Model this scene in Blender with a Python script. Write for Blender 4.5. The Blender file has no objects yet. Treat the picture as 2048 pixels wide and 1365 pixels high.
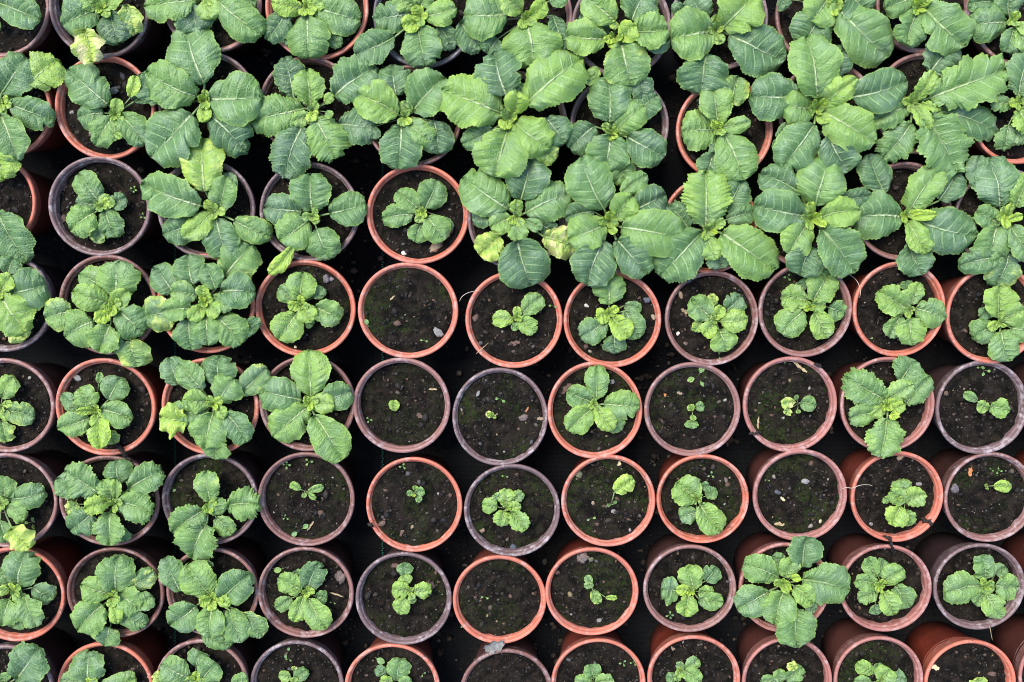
import bpy, math, random
import numpy as np
from mathutils import Vector, Matrix
random.seed(7); RNG = np.random.default_rng(7)
SC = bpy.context.scene
# ---------------------------------------------------------------- CAMERA, SKY, SUN, EXPOSURE
F_PX = 1850.0                       # focal length in photograph pixels (photograph 2048 x 1365)
PITCH = math.radians(5.6)
RIM_Z = 0.115                       # height of the pot rims above the ground
CAM = np.array([0.0, 0.0, RIM_Z + 1.24])
cd = bpy.data.cameras.new('camera'); cam = bpy.data.objects.new('camera', cd)
SC.collection.objects.link(cam); SC.camera = cam
cd.sensor_width = 36; cd.lens = 36 * F_PX / 2048; cd.clip_start = 0.01; cd.clip_end = 200
cam.location = CAM; cam.rotation_euler = (-PITCH, 0, 0)
cd.dof.use_dof = False
world = bpy.data.worlds.new('World'); SC.world = world; world.use_nodes = True
SUN_EL, SUN_AZ = math.radians(58), math.radians(-40)      # soft light from above and the upper left
wn = world.node_tree.nodes; wl = world.node_tree.links
sky = wn.new('ShaderNodeTexSky'); sky.sky_type = 'NISHITA'; sky.sun_disc = False
sky.sun_elevation = SUN_EL; sky.sun_rotation = SUN_AZ
wl.new(sky.outputs[0], wn['Background'].inputs[0]); wn['Background'].inputs[1].default_value = 0.115
sd = bpy.data.lights.new('sun', 'SUN'); sd.energy = 1.55; sd.angle = math.radians(32); sd.color = (1, .94, .84)
sun = bpy.data.objects.new('sun', sd); SC.collection.objects.link(sun)
sdir = Vector((math.sin(SUN_AZ) * math.cos(SUN_EL), math.cos(SUN_AZ) * math.cos(SUN_EL), math.sin(SUN_EL)))
sun.location = sdir * 5; sun.rotation_euler = sdir.to_track_quat('Z', 'Y').to_euler()
SC.view_settings.view_transform = 'Standard'; SC.view_settings.look = 'None'
SC.view_settings.exposure = 1.65; SC.view_settings.gamma = 1.0
SC.cycles.filter_width = 1.0
# ---------------------------------------------------------------- DATA
# pots: key: (cx, cy, rx, ry, finish, soil depth in mm)   measured on the photograph, turned into metres below
POTS = {
'p00':(-5,10,103,103,'P',11),'p01':(197,12,101,103,'M',12),'p02':(422,2,101,101,'P',12),'p03':(633,15,104,104,'T',12),
'p04':(848,30,103,104,'K',12),'p05':(1045,32,101,102,'P',12),'p06':(1243,52,101,101,'M',12),'p07':(1440,38,98,101,'M',12),
'p08':(1648,30,97,100,'B',12),'p09':(1850,4,98,100,'P',12),'p10':(2044,30,97,99,'P',12),
'p20':(2,215,100,99,'T',12),'p21':(209,215,101,103,'T',11),'p22':(415,205,101,101,'M',12),'p23':(617,214,101,100,'B',14),
'p24':(826,232,99,100,'B',12),'p25':(1034,244,101,100,'P',12),'p26':(1239,251,100,99,'M',13),'p27':(1450,260,98,99,'T',12),
'p28':(1654,220,97,97,'P',12),'p29':(1845,207,97,100,'P',12),'p2a':(2040,228,97,99,'T',12),
'p30':(-30,402,101,100,'T',11),'p31':(198,413,103,100,'M',13),'p32':(411,418,99,99,'M',12),'p33':(618,424,101,99,'M',11),
'p34':(835,429,103,100,'T',10),'p35':(1033,440,98,100,'M',12),'p36':(1226,449,97,98,'B',12),'p37':(1420,450,97,97,'T',12),
'p38':(1613,440,95,96,'P',12),'p39':(1808,423,98,98,'P',14),'p3a':(2006,435,97,98,'M',12),
'p40':(3,604,101,101,'M',11),'p41':(215,610,99,101,'B',13),'p42':(411,608,98,101,'T',12),'p43':(610,618,101,98,'T',8),
'p44':(816,622,101,97,'T',7),'p45':(1028,640,98,98,'T',8),'p46':(1225,640,99,97,'T',9),'p47':(1424,637,94,96,'P',11),
'p48':(1611,621,94,95,'P',12),'p49':(1799,619,93,96,'T',11),'p4a':(1988,630,95,99,'T',12),
'p50':(10,812,98,96,'P',9),'p51':(210,815,101,99,'T',10),'p52':(420,814,98,99,'T',11),'p53':(614,808,97,97,'B',12),
'p54':(803,812,98,97,'P',15),'p55':(1000,835,96,100,'M',6),'p56':(1190,822,96,98,'T',9),'p57':(1385,820,97,96,'P',10),
'p58':(1581,810,95,97,'R',13),'p59':(1776,810,95,96,'R',14),'p5a':(1965,816,93,95,'M',11),
'p60':(15,1002,99,97,'P',10),'p61':(218,1003,101,93,'B',12),'p62':(419,1000,97,94,'M',12),'p63':(612,1000,98,96,'B',11),
'p64':(828,1011,97,97,'T',7),'p65':(1024,1022,97,95,'M',12),'p66':(1217,1003,95,94,'T',11),'p67':(1406,999,93,91,'T',12),
'p68':(1601,992,95,94,'R',14),'p69':(1795,995,93,93,'T',14),'p6a':(1981,996,92,92,'P',14),
'p70':(30,1190,99,98,'T',11),'p71':(230,1187,98,93,'B',12),'p72':(424,1186,93,92,'P',12),'p73':(611,1187,97,94,'P',12),
'p74':(807,1199,97,96,'M',14),'p75':(999,1201,94,92,'T',10),'p76':(1184,1185,94,91,'T',11),'p77':(1380,1179,94,90,'P',13),
'p78':(1570,1177,92,93,'R',13),'p79':(1772,1178,93,90,'R',16),'p7a':(1960,1175,92,89,'M',16),
'p80':(12,1383,97,95,'M',11),'p81':(210,1378,97,96,'T',12),'p82':(403,1370,94,93,'P',12),'p83':(593,1373,94,94,'M',12),
'p84':(784,1377,96,92,'T',12),'p85':(1013,1388,94,92,'B',9),'p86':(1197,1367,95,91,'T',10),'p87':(1388,1359,94,90,'T',11),
'p88':(1575,1364,91,91,'R',12),'p89':(1758,1361,90,90,'R',12),'p8a':(1941,1368,92,90,'T',12),
'p5b':(2154,806,93,94,'P',12),'p6b':(2167,990,92,92,'T',12),'p7b':(2148,1172,92,90,'R',12),'p8b':(2130,1352,92,90,'R',12),
}
# plants: pot: (tile, centre x, centre y, lift in mm, [(base x, base y, tip x, tip y, width, tone[, damage])...]) bottom leaf first
L = {}
L['p00']=('A0',-60,40,6,[(-90,60,-10,230,90,.3),(-20,20,305,150,235,.15)])
L['p01']=('A0',775,60,6,[(700,40,520,-20,150,.2),(830,90,900,330,255,.1),(960,40,1020,258,165,.4,.7),(740,70,470,190,270,.25),(640,225,695,478,235,.75,1),(790,80,900,-60,150,.6),(760,70,620,-40,150,.6),(775,60,790,120,50,.7)])
L['p02']=('A0',1570,-10,8,[(1440,50,1500,245,290,.1),(1700,-20,1950,20,130,.3),(1490,0,1080,40,280,.4),(1650,10,1985,260,270,.45),(1590,-10,1590,145,200,.7)])
L['p03']=('B0',430,60,6,[(600,240,680,360,110,.2),(320,260,260,335,90,.2),(310,60,120,300,200,.1),(490,70,830,150,290,.35),(440,130,445,435,330,.42),(430,20,430,-120,130,.7),(410,70,160,20,155,.72),(440,110,560,-10,110,.75),(430,50,420,20,40,1)])
L['p04']=('B0',1290,130,5,[(1430,200,1540,370,160,.15),(1220,110,930,140,240,.1),(1095,285,800,410,250,.18),(1290,60,1370,-60,130,.35),(1260,60,1090,-60,170,.45),(1270,200,1330,500,295,.35),(1320,130,1565,60,195,.45),(1300,170,1150,190,130,.78),(1290,140,1290,40,55,.85)])
L['p05']=('C0',200,140,11,[(-296,170,-130,365,230,.2),(-20,300,-100,410,190,.05),(360,380,470,440,100,.1),(400,120,480,385,160,.1),(370,10,510,-20,130,.25),(50,110,-280,110,340,.35),(200,180,250,492,430,.45),(170,90,10,-20,190,.7),(230,130,350,10,130,.75),(200,140,210,80,40,.9)])
L['p06']=('C0',870,290,11,[(1040,560,1090,750,175,.1),(830,250,605,110,190,.05),(1090,360,1290,300,160,.1),(920,330,1000,652,345,.3,.12),(800,300,492,270,250,.5),(1000,160,1130,-80,290,.2),(870,170,640,-30,250,.5),(1000,240,1275,220,260,.5),(900,200,830,180,65,.8),(880,310,820,350,75,.8),(910,310,1030,190,160,.75)])
L['p07']=('C0',1640,230,14,[(1400,60,1320,120,150,.05),(1560,150,1450,-40,220,.1),(1560,420,1530,705,375,.15),(1740,265,2168,450,370,.18),(1610,240,1300,290,370,.45),(1680,225,1950,-40,340,.6),(1620,250,1690,330,90,.55),(1620,230,1640,110,70,.7)])
L['p08']=('D0',600,50,10,[(200,-10,260,60,120,.2),(520,120,370,350,340,.2),(720,-60,860,108,290,.15),(640,80,1050,420,385,.3),(570,-20,420,168,270,.55),(600,70,560,0,40,.8),(610,80,640,-20,60,.95)])
L['p09']=('D0',1245,60,14,[(1230,80,1160,345,250,.3),(1210,-10,1000,60,190,.4),(1290,60,1620,345,345,.42),(1240,40,1230,-30,50,.9),(1250,50,1340,-20,70,.85)])
L['p10']=('D0',1960,150,8,[(1800,20,1620,30,150,.2),(1930,120,1940,-60,230,.25),(1910,170,1645,190,260,.35),(1970,220,1920,398,170,.3),(1990,230,2090,380,140,.5),(1980,180,2110,260,100,.6),(1950,160,2020,90,65,.85)])
L['p20']=('A0',5,790,8,[(230,640,440,460,280,.6,.1),(-40,1150,30,1365,280,.65),(80,795,405,910,230,.2),(10,710,200,440,290,.22),(10,870,130,1222,290,.4),(20,760,60,750,60,.8),(5,800,30,870,60,.85)])
L['p21']=('A0',880,870,3,[(1020,770,1190,590,200,.15),(790,860,580,890,220,.18),(830,800,505,525,290,.25),(990,740,1030,575,105,.72,.3),(910,870,1090,1085,215,.4),(870,890,715,1098,205,.45),(870,1010,925,1045,45,.65),(890,870,885,745,100,.62)])
L['p22']=('A0',1550,770,14,[(1240,790,1050,560,230,.12),(1600,880,1860,1145,300,.05),(1550,640,1390,170,380,.3),(1460,870,1140,1190,410,.25),(1590,760,1985,740,380,.3),(1500,740,1105,540,310,.42),(1550,790,1545,925,115,.7),(1550,780,1555,680,58,.8),(1530,770,1500,765,35,1)])
L['p23']=('B0',480,840,6,[(330,740,255,432,240,.1),(670,945,955,980,270,.15),(640,730,950,510,330,.25),(410,825,5,920,290,.35),(400,960,250,1345,310,.1),(460,805,430,528,225,.5),(500,900,650,1205,290,.45),(470,880,320,920,115,.6),(570,790,625,710,75,.6),(575,850,625,885,62,.5),(470,870,520,870,50,.95)])
L['p24']=('B0',1180,890,8,[(950,960,930,1055,110,.1),(1110,730,1080,485,255,.1),(1400,920,1430,1168,245,.1),(1235,850,1480,590,340,.35),(1150,950,1120,1285,310,.25),(1130,875,800,710,290,.5),(1180,915,1385,1070,200,.5),(1180,880,1185,765,100,.65),(1170,900,1150,915,35,1)])
L['p25']=('C0',80,900,20,[(-50,980,-290,1090,180,.3),(250,1080,420,1220,180,.6,.4),(130,800,200,640,160,.1),(350,900,490,1090,240,.15),(50,730,-40,385,335,.1),(60,990,-40,1345,390,.45),(20,865,-440,680,375,.5),(200,790,630,430,375,.5),(110,925,380,1120,290,.5),(60,900,20,980,95,.8),(100,870,135,690,175,.7),(90,890,130,890,45,.95)])
L['p26']=('C0',850,1010,8,[(740,620,650,545,150,.5,.3),(1000,900,1200,720,210,.15),(880,1200,960,1395,195,.35),(715,960,530,1130,230,.05),(960,1040,1250,1190,280,.12),(830,930,820,570,315,.25),(840,1030,790,1290,330,.3),(860,1010,1100,800,230,.45),(820,1010,790,930,60,.65),(850,1020,880,980,45,.9)])
L['p27']=('C0',1650,980,5,[(1650,1020,1620,1215,110,.05),(1620,1160,1560,1335,200,.2),(1750,800,1810,580,225,.4,.3),(1640,990,1378,1000,290,.45),(1650,945,1620,645,250,.5),(1700,1015,1850,1370,310,.4),(1680,975,1902,920,120,.55),(1650,985,1680,955,45,.9)])
L['p28']=('D0',480,830,20,[(250,930,180,1140,130,.15),(600,600,700,340,210,.05),(560,1020,720,1300,290,.05),(310,740,-25,730,330,.12),(720,745,1172,610,310,.1),(455,950,220,1275,330,.3),(475,750,400,270,365,.5),(510,850,915,1080,300,.5),(455,830,235,810,290,.45),(490,820,785,590,190,.6),(500,860,565,935,110,.6),(490,810,550,750,55,.85)])
L['p29']=('D0',1195,780,10,[(1330,560,1540,330,290,.1),(1190,940,990,1200,240,.3),(1400,840,1875,1000,250,.25),(1180,800,890,930,200,.35),(1290,880,1540,1310,370,.4),(1310,755,1935,520,340,.45),(1260,790,1435,820,75,.7),(1210,790,1330,980,115,.6),(1200,775,1375,535,125,.6)])
L['p2a']=('D0',2010,780,5,[(1990,740,2090,390,270,.3),(1930,950,1895,1140,160,.35),(1980,1000,2060,1070,130,.35),(1960,790,1800,790,125,.4),(2000,820,2110,1000,200,.55),(1990,800,1940,760,60,.85)])
L['p30']=('A3',-80,420,8,[(-20,430,180,812,320,.2)])
L['p31']=('A3',775,390,1,[(760,560,730,672,115,.4,.4),(740,380,565,370,155,.2),(840,390,955,320,130,.12),(800,420,870,625,200,.25),(750,350,590,140,215,.4),(720,440,522,570,235,.45),(790,410,840,310,115,.5),(750,400,720,360,50,.6)])
L['p32']=('A3',1630,430,8,[(1755,330,1720,130,125,.15),(1480,520,1235,600,225,.15),(1560,280,1520,-135,310,.62,.3),(1780,500,2045,615,200,.4,.1),(1640,480,1710,788,265,.15),(1540,390,1080,220,310,.25),(1660,445,1720,165,205,.35),(1615,440,1390,625,175,.6),(1620,430,1555,345,75,.8),(1620,440,1590,420,40,.9)])
L['p33']=('B3',480,470,3,[(330,700,140,905,115,.68,.3),(400,430,105,400,235,.15),(610,445,878,370,250,.25),(505,560,600,788,255,.25),(475,430,460,142,300,.35),(440,500,220,650,275,.4),(460,470,440,450,42,.8),(490,470,505,525,62,.7)])
L['p34']=('B3',1315,430,0,[(1450,470,1525,580,95,.2),(1300,530,1255,664,155,.3),(1240,450,998,480,170,.3),(1330,405,1420,192,215,.3),(1290,420,1110,280,165,.45),(1345,470,1470,654,200,.45),(1290,450,1275,518,72,.65),(1315,432,1330,425,28,1)])
L['p35']=('C3',130,470,10,[(-60,450,-215,480,160,.1),(300,520,430,590,130,.05),(0,620,-160,760,215,.75,.65),(330,620,588,710,235,.6,.9),(60,410,-285,170,325,.3),(160,340,230,10,320,.05),(130,650,235,998,385,.05),(195,440,548,290,290,.35),(90,480,-75,550,175,.5),(190,500,322,560,95,.35),(135,500,130,658,148,.4),(130,460,130,338,100,.6),(130,470,155,465,30,.9)])
L['p36']=('C3',830,510,20,[(710,430,495,480,170,.1),(1000,430,1265,300,240,.05),(920,300,1120,150,140,.3),(880,640,1120,905,245,.2),(790,650,660,995,320,.1),(790,410,620,12,345,.25),(920,550,1400,640,345,.4),(795,530,522,640,270,.5),(870,490,1010,310,200,.6),(830,550,880,595,62,.8),(830,510,900,530,42,.95)])
L['p37']=('C3',1580,570,10,[(1430,560,1280,380,190,.2),(1700,430,1840,180,240,.15),(1650,700,1690,860,215,.1),(1720,490,1955,430,150,.25),(1530,590,1220,925,345,.3),(1670,590,2100,870,350,.5),(1555,545,1570,118,345,.5),(1570,620,1640,795,168,.6),(1600,560,1700,490,85,.7),(1590,570,1652,592,32,.95)])
L['p38']=('D3',430,490,18,[(640,330,905,300,140,.05),(350,290,52,140,220,.1),(430,700,350,920,295,.15),(370,465,8,380,310,.25),(500,550,780,888,330,.2),(465,385,580,10,355,.4),(410,520,260,760,245,.5),(490,480,808,420,220,.5),(430,475,420,360,88,.85),(440,490,548,542,55,.85),(440,480,495,445,32,.95)])
L['p39']=('D3',1150,460,8,[(990,290,870,-5,245,.15),(1400,350,1560,120,230,.1),(1180,660,1270,905,275,.15),(1110,470,768,480,335,.3),(1220,490,1692,610,335,.2),(1165,430,1440,80,235,.5),(1160,500,1330,745,175,.65),(1170,470,1398,450,78,.75),(1170,460,1290,430,48,.85)])
L['p3a']=('D3',1900,460,8,[(1680,260,1720,0,160,.1),(1930,750,1850,1005,235,.2,.3),(1890,780,1568,840,205,.2),(1860,390,1790,18,325,.2),(1840,540,1770,795,270,.3),(1850,520,1690,430,175,.3),(1940,540,2090,790,215,.4),(1980,400,2100,140,190,.5),(1900,540,1870,440,82,.7),(1920,500,2050,460,65,.8),(1900,520,1965,370,75,.75)])
L['p40']=('A4',10,400,6,[(60,260,110,135,170,.1),(60,640,200,745,180,.5,.8),(-20,460,-60,640,160,.4),(100,400,345,340,310,.15),(20,430,180,700,300,.45),(20,380,80,270,130,.7)])
L['p41']=('A4',845,500,8,[(780,350,595,260,200,.3,.1),(990,760,1030,968,250,.45,.35),(560,540,345,590,245,.3,.3),(900,720,850,855,155,.2),(710,620,490,740,285,.3),(900,540,1080,700,270,.25),(890,440,900,162,295,.3),(840,640,750,848,225,.4),(845,490,552,390,200,.45),(850,545,965,385,135,.5),(840,560,715,615,102,.8),(870,490,795,515,42,.85)])
L['p42']=('A4',1560,470,10,[(1860,620,1950,690,170,.15),(1710,270,1900,40,300,.25,.08),(1320,400,1160,210,220,.15),(1330,540,1068,590,270,.3,.45),(1430,600,1450,835,230,.15),(1470,340,1420,112,235,.2),(1660,590,1830,785,240,.3),(1680,390,1928,400,260,.15),(1570,580,1565,802,195,.3),(1460,520,1235,540,175,.35),(1640,370,1560,185,185,.25),(1500,420,1280,400,175,.4),(1560,500,1430,605,120,.5),(1610,430,1755,520,135,.35),(1575,490,1665,570,130,.5),(1560,450,1520,345,95,.65),(1540,470,1530,430,60,.8)])
L['p43']=('B4',385,490,0,[(420,610,480,645,95,.3),(480,440,555,365,105,.2),(330,460,215,360,140,.3),(500,510,690,590,205,.35),(355,560,215,755,235,.45),(385,460,400,245,215,.45),(400,490,470,622,148,.6),(395,500,285,495,78,.7)])
L['p45']=('C4',130,590,0,[(90,640,140,675,65,.3),(100,610,-60,600,125,.55),(170,560,320,425,155,.45),(140,590,275,695,135,.5),(130,600,130,505,64,.7)])
L['p46']=('C4',830,560,2,[(940,500,1075,530,95,.3),(870,720,880,862,178,.1),(950,540,1050,748,190,.2),(810,620,610,740,200,.25),(825,490,815,252,248,.4),(840,580,980,740,165,.6),(820,560,735,600,122,.6),(840,550,898,510,62,.75)])
L['p47']=('C4',1630,610,0,[(1640,490,1590,415,75,.5,.5),(1520,620,1470,695,85,.5,.4),(1710,540,1830,425,170,.1),(1660,680,1720,848,205,.45),(1600,590,1450,450,190,.4),(1670,620,1888,600,170,.55),(1630,640,1540,722,125,.55),(1620,605,1685,500,92,.65)])
L['p48']=('D4',430,510,0,[(380,380,330,320,140,.2),(560,510,685,560,160,.2),(400,460,205,430,190,.45),(370,540,210,715,220,.4),(455,545,550,745,185,.45),(445,470,590,245,245,.45),(430,500,545,500,120,.55),(425,510,400,510,25,.95)])
L['p49']=('D4',1180,530,2,[(1160,380,1150,310,100,.15),(1110,580,1030,745,155,.35),(1160,530,960,390,220,.4),(1220,520,1470,590,220,.45),(1180,590,1210,798,208,.5),(1190,490,1250,325,132,.5),(1180,545,1155,590,62,.7)])
L['p4a']=('D4',1870,630,2,[(1810,520,1710,590,100,.2),(1820,650,1670,740,200,.25),(1950,670,2120,700,190,.35),(1865,690,1950,918,250,.35),(1850,590,1860,345,260,.45),(1880,610,2060,520,180,.45),(1860,630,1775,670,75,.6)])
L['p50']=('A6',10,660,2,[(20,760,50,928,150,.4,.35),(50,690,255,740,185,.3,.15),(20,590,90,435,170,.45),(0,680,60,760,85,.5),(20,640,95,640,55,.65)])
L['p51']=('A6',730,690,2,[(830,840,870,940,120,.4,.7),(610,710,465,565,115,.2),(830,600,910,440,210,.15),(750,480,760,398,52,.4),(690,740,445,820,190,.4),(770,680,1000,760,200,.35),(720,660,590,520,200,.5),(755,700,760,972,168,.6),(730,690,575,700,62,.75)])
L['p52']=('A6',1620,640,6,[(1820,560,2020,365,195,.3,.15),(1360,490,1280,285,200,.15),(1440,760,1205,740,255,.65,.5),(1650,900,1630,1055,225,.3),(1660,490,1665,275,275,.15),(1710,700,1870,928,210,.15),(1560,700,1310,700,200,.2),(1540,540,1350,330,190,.3),(1620,700,1550,975,268,.3),(1660,620,1770,450,230,.35),(1595,620,1372,620,175,.5),(1640,650,1705,745,92,.5),(1620,630,1595,660,52,.85)])
L['p53']=('B6',450,630,6,[(560,610,765,540,220,.15),(390,610,60,540,270,.2),(440,660,170,890,270,.4),(490,720,700,1065,280,.45),(465,575,440,232,290,.45),(460,625,635,645,155,.6),(440,630,420,600,52,.95),(450,630,470,620,30,.95)])
L['p54']=('B6',1100,690,0,[(1100,690,1090,608,80,.6)])
L['p55']=('B6',1840,740,0,[(1840,740,1795,700,50,.8,.9),(1840,735,1868,735,30,.7),(1840,735,1830,700,30,.6)])
L['p56']=('C6',715,640,0,[(850,750,915,845,135,.2),(690,620,515,540,178,.3),(790,640,1056,650,225,.35),(730,605,735,348,178,.3),(710,665,515,840,200,.4),(730,660,860,838,145,.55),(715,640,700,610,40,.85)])
L['p57']=('C6',1455,690,0,[(1455,760,1455,826,102,.4),(1485,670,1552,655,78,.42),(1455,690,1440,645,60,.62),(1460,720,1470,765,45,.6)])
L['p58']=('D6',330,640,0,[(270,670,240,718,68,.5,.5),(345,630,472,650,118,.35),(310,620,208,640,88,.5,.8),(325,605,320,572,38,.4),(330,680,342,710,38,.45)])
L['p59']=('D6',1010,650,4,[(1110,470,1240,315,240,.2),(910,700,730,750,175,.3),(1150,640,1340,430,210,.3),(980,600,705,440,250,.3),(1010,740,960,1042,265,.4),(1000,640,900,730,115,.5),(1000,610,1205,490,170,.5),(1030,680,1145,640,95,.6),(1040,700,1080,755,75,.75)])
L['p5a']=('D6',1775,660,0,[(1690,615,1592,558,72,.35),(1770,670,1692,640,98,.5),(1785,660,1940,690,148,.5)])
L['p60']=('A8',15,640,4,[(90,820,230,972,200,.75,.7),(0,760,50,928,150,.25),(90,600,325,550,195,.15),(40,610,20,430,150,.4),(60,650,190,750,160,.35),(10,640,40,600,52,.8)])
L['p61']=('A8',865,640,6,[(600,640,500,700,120,.4,.6),(910,820,950,925,115,.2),(600,560,435,440,190,.2),(910,480,880,312,205,.1),(990,510,1220,390,215,.2),(710,700,520,840,220,.15),(750,550,485,390,265,.3),(840,690,830,952,225,.3),(890,620,1155,710,235,.35),(870,590,770,465,145,.45),(880,590,880,455,90,.5),(840,620,635,680,135,.6),(860,640,880,670,35,.85)])
L['p62']=('A8',1585,660,4,[(1640,740,1760,870,155,.4),(1730,650,1968,640,245,.4),(1570,780,1450,1048,300,.35),(1555,680,1300,860,240,.35),(1600,620,1560,388,195,.3,.1),(1600,600,1680,720,155,.35)])
L['p63']=('B8',420,535,0,[(385,530,300,488,62,.45),(440,545,556,508,62,.4),(440,560,497,604,46,.45),(412,550,408,594,38,.5)])
L['p64']=('B8',1250,550,0,[(1240,550,1188,565,48,.3),(1265,580,1295,622,52,.4),(1260,550,1322,540,72,.4),(1255,535,1250,500,42,.6),(1245,560,1238,585,32,.9)])
L['p65']=('C8',50,670,1,[(-10,600,-45,565,82,.4),(100,620,170,550,92,.35),(-20,660,-136,640,125,.5),(50,650,40,527,128,.5),(30,690,0,805,135,.45),(80,690,195,832,145,.5),(70,670,158,650,82,.6),(50,670,60,690,25,.9)])
L['p66']=('C8',840,640,0,[(868,545,1015,450,145,.72,.25),(840,640,812,658,24,.4),(855,640,885,618,22,.45)])
L['p67']=('C8',1490,600,1,[(1530,520,1590,495,90,.15),(1560,580,1650,540,95,.3,.1),(1490,700,1362,740,135,.25),(1485,600,1340,480,240,.4),(1510,630,1680,852,205,.5)])
L['p69']=('D8',1150,600,0,[(1140,680,1190,802,115,.4),(1130,560,1110,462,155,.4),(1020,620,990,590,70,.5),(1150,625,1300,560,158,.5),(1150,615,1040,550,130,.5),(1110,650,1050,802,178,.55)])
L['p6a']=('D8',1770,505,0,[(1815,500,1955,512,92,.66,.15),(1770,505,1755,490,24,.6),(1765,510,1770,530,24,.6)])
L['p70']=('A10',110,600,5,[(250,570,400,660,175,.15),(150,790,90,875,150,.2),(140,560,190,305,275,.15),(90,550,0,430,140,.4),(190,620,280,860,215,.3),(80,650,10,860,215,.4),(80,590,-20,600,85,.7),(120,560,150,702,82,.5)])
L['p71']=('A10',860,640,4,[(990,570,1165,450,155,.15,.3),(700,600,635,650,95,.3),(840,860,790,1008,205,.3,.2),(900,790,1105,860,165,.3),(1050,720,1150,640,145,.35),(800,690,590,890,255,.3),(880,600,885,340,265,.2),(900,610,1055,740,220,.35),(850,610,612,550,195,.4),(860,660,880,855,105,.55),(850,640,860,600,52,.85)])
L['p72']=('A10',1610,660,5,[(1560,370,1610,420,60,.3),(1370,590,1250,350,190,.2),(1840,760,1990,950,190,.25,.2),(1530,930,1745,1025,140,.25),(1500,700,1280,860,245,.25),(1740,740,1830,985,210,.3),(1680,660,1880,480,250,.2),(1600,630,1420,400,280,.4),(1620,700,1590,962,225,.4),(1640,640,1745,705,95,.55),(1600,640,1515,705,82,.65)])
L['p73']=('B10',430,600,1,[(380,500,345,440,95,.2),(320,650,190,735,115,.2),(500,640,585,650,125,.2),(440,580,520,385,188,.1),(395,590,212,500,170,.45),(440,650,580,882,200,.5),(410,630,330,828,135,.45),(430,610,465,600,55,.75)])
L['p74']=('B10',1210,600,0,[(1180,480,1165,388,118,.2),(1225,640,1240,692,55,.35),(1195,550,1160,482,112,.5,.15),(1180,650,1130,778,133,.5),(1210,595,1075,580,145,.5),(1240,600,1375,590,133,.5),(1220,620,1235,665,62,.5)])
L['p76']=('C10',700,570,0,[(690,545,655,482,60,.45),(700,590,755,690,82,.4,.4),(800,645,890,650,42,.6),(710,550,638,560,52,.55)])
L['p77']=('C10',1450,590,1,[(1560,520,1640,415,145,.15),(1350,600,1225,590,225,.2),(1500,650,1692,680,145,.4),(1500,600,1625,615,115,.45),(1470,580,1440,405,185,.4),(1430,620,1400,792,158,.5),(1440,590,1340,590,85,.7),(1450,600,1475,625,28,.95)])
L['p78']=('D10',220,540,7,[(220,390,140,335,125,.15),(400,690,470,740,120,.2),(110,600,-125,740,255,.25),(370,405,400,182,268,.15),(180,490,-65,400,225,.25),(370,510,735,600,320,.3),(320,720,330,1018,300,.3),(230,590,160,855,245,.3),(230,490,300,350,160,.45),(290,550,450,700,155,.55),(280,500,352,490,65,.8),(220,530,210,582,62,.75),(260,560,272,592,36,.9)])
L['p79']=('D10',960,550,2,[(920,690,930,775,105,.2),(940,480,990,362,115,.2),(920,490,870,350,125,.35),(1060,550,1190,718,180,.25),(930,600,790,660,130,.4),(930,550,770,520,135,.35),(980,530,1140,430,160,.4),(970,590,1075,782,158,.5),(960,540,1000,518,62,.85),(960,570,960,612,52,.85)])
L['p7a']=('D10',1760,560,2,[(1830,470,1915,420,135,.2,.2),(1740,410,1740,326,150,.2),(1740,610,1680,705,125,.3),(1760,500,1740,375,185,.35),(1820,550,2015,575,210,.3),(1700,550,1455,620,260,.4),(1760,620,1880,797,168,.45),(1700,570,1832,580,92,.5)])
L['p80']=('A10',60,1300,3,[(60,1330,200,1420,200,.2),(40,1290,-10,1230,150,.3),(140,1250,280,1043,295,.1)])
L['p81']=('A10',680,1310,1,[(700,1330,640,1450,180,.3),(760,1320,1030,1260,160,.3),(680,1280,665,1060,258,.15),(620,1300,460,1270,150,.35),(680,1310,700,1270,90,.75)])
L['p82']=('A10',1480,1280,3,[(1230,1290,1175,1215,95,.5,.5),(1760,1300,1880,1260,130,.3),(1490,1160,1530,1065,185,.15),(1480,1320,1450,1450,200,.3),(1440,1250,1220,1150,210,.25),(1540,1260,1640,1150,200,.25),(1400,1290,1545,1260,105,.4)])
L['p83']=('B10',330,1290,0,[(312,1250,216,1240,88,.5),(340,1275,430,1195,108,.35),(340,1200,330,1170,40,.4,.6),(335,1300,335,1255,62,.6)])
L['p84']=('B10',1090,1280,1,[(1030,1230,955,1180,88,.1),(1115,1270,1140,1118,175,.25),(1130,1300,1225,1275,95,.4),(1080,1290,985,1275,95,.5)])
L['p86']=('C10',710,1285,1,[(710,1250,690,1152,135,.25),(700,1290,568,1280,105,.45),(720,1290,862,1270,125,.45)])
L['p87']=('C10',1375,1200,0,[(1330,1265,1263,1250,82,.2),(1350,1235,1350,1287,52,.35),(1410,1180,1505,1110,108,.3),(1400,1170,1335,1160,62,.3),(1385,1200,1525,1285,125,.4),(1380,1190,1340,1250,70,.5)])
L['p88']=('D10',210,1270,1,[(310,1190,270,1145,80,.7,1),(190,1285,55,1275,95,.3),(235,1265,370,1180,145,.3),(205,1280,190,1195,95,.35)])
L['p89']=('D10',960,1270,1,[(950,1220,930,1155,95,.15),(1040,1280,1155,1260,140,.2),(905,1220,785,1150,115,.45),(890,1290,765,1275,95,.35),(950,1280,1040,1190,160,.4)])
L['p8a']=('D10',1700,1320,0,[(1700,1320,1695,1258,125,.5,.35)])
TILE={'A':0,'B':500,'C':1000,'D':1508}
TROW={'0':0,'3':310,'4':480,'6':640,'8':840,'10':1025}
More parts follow.
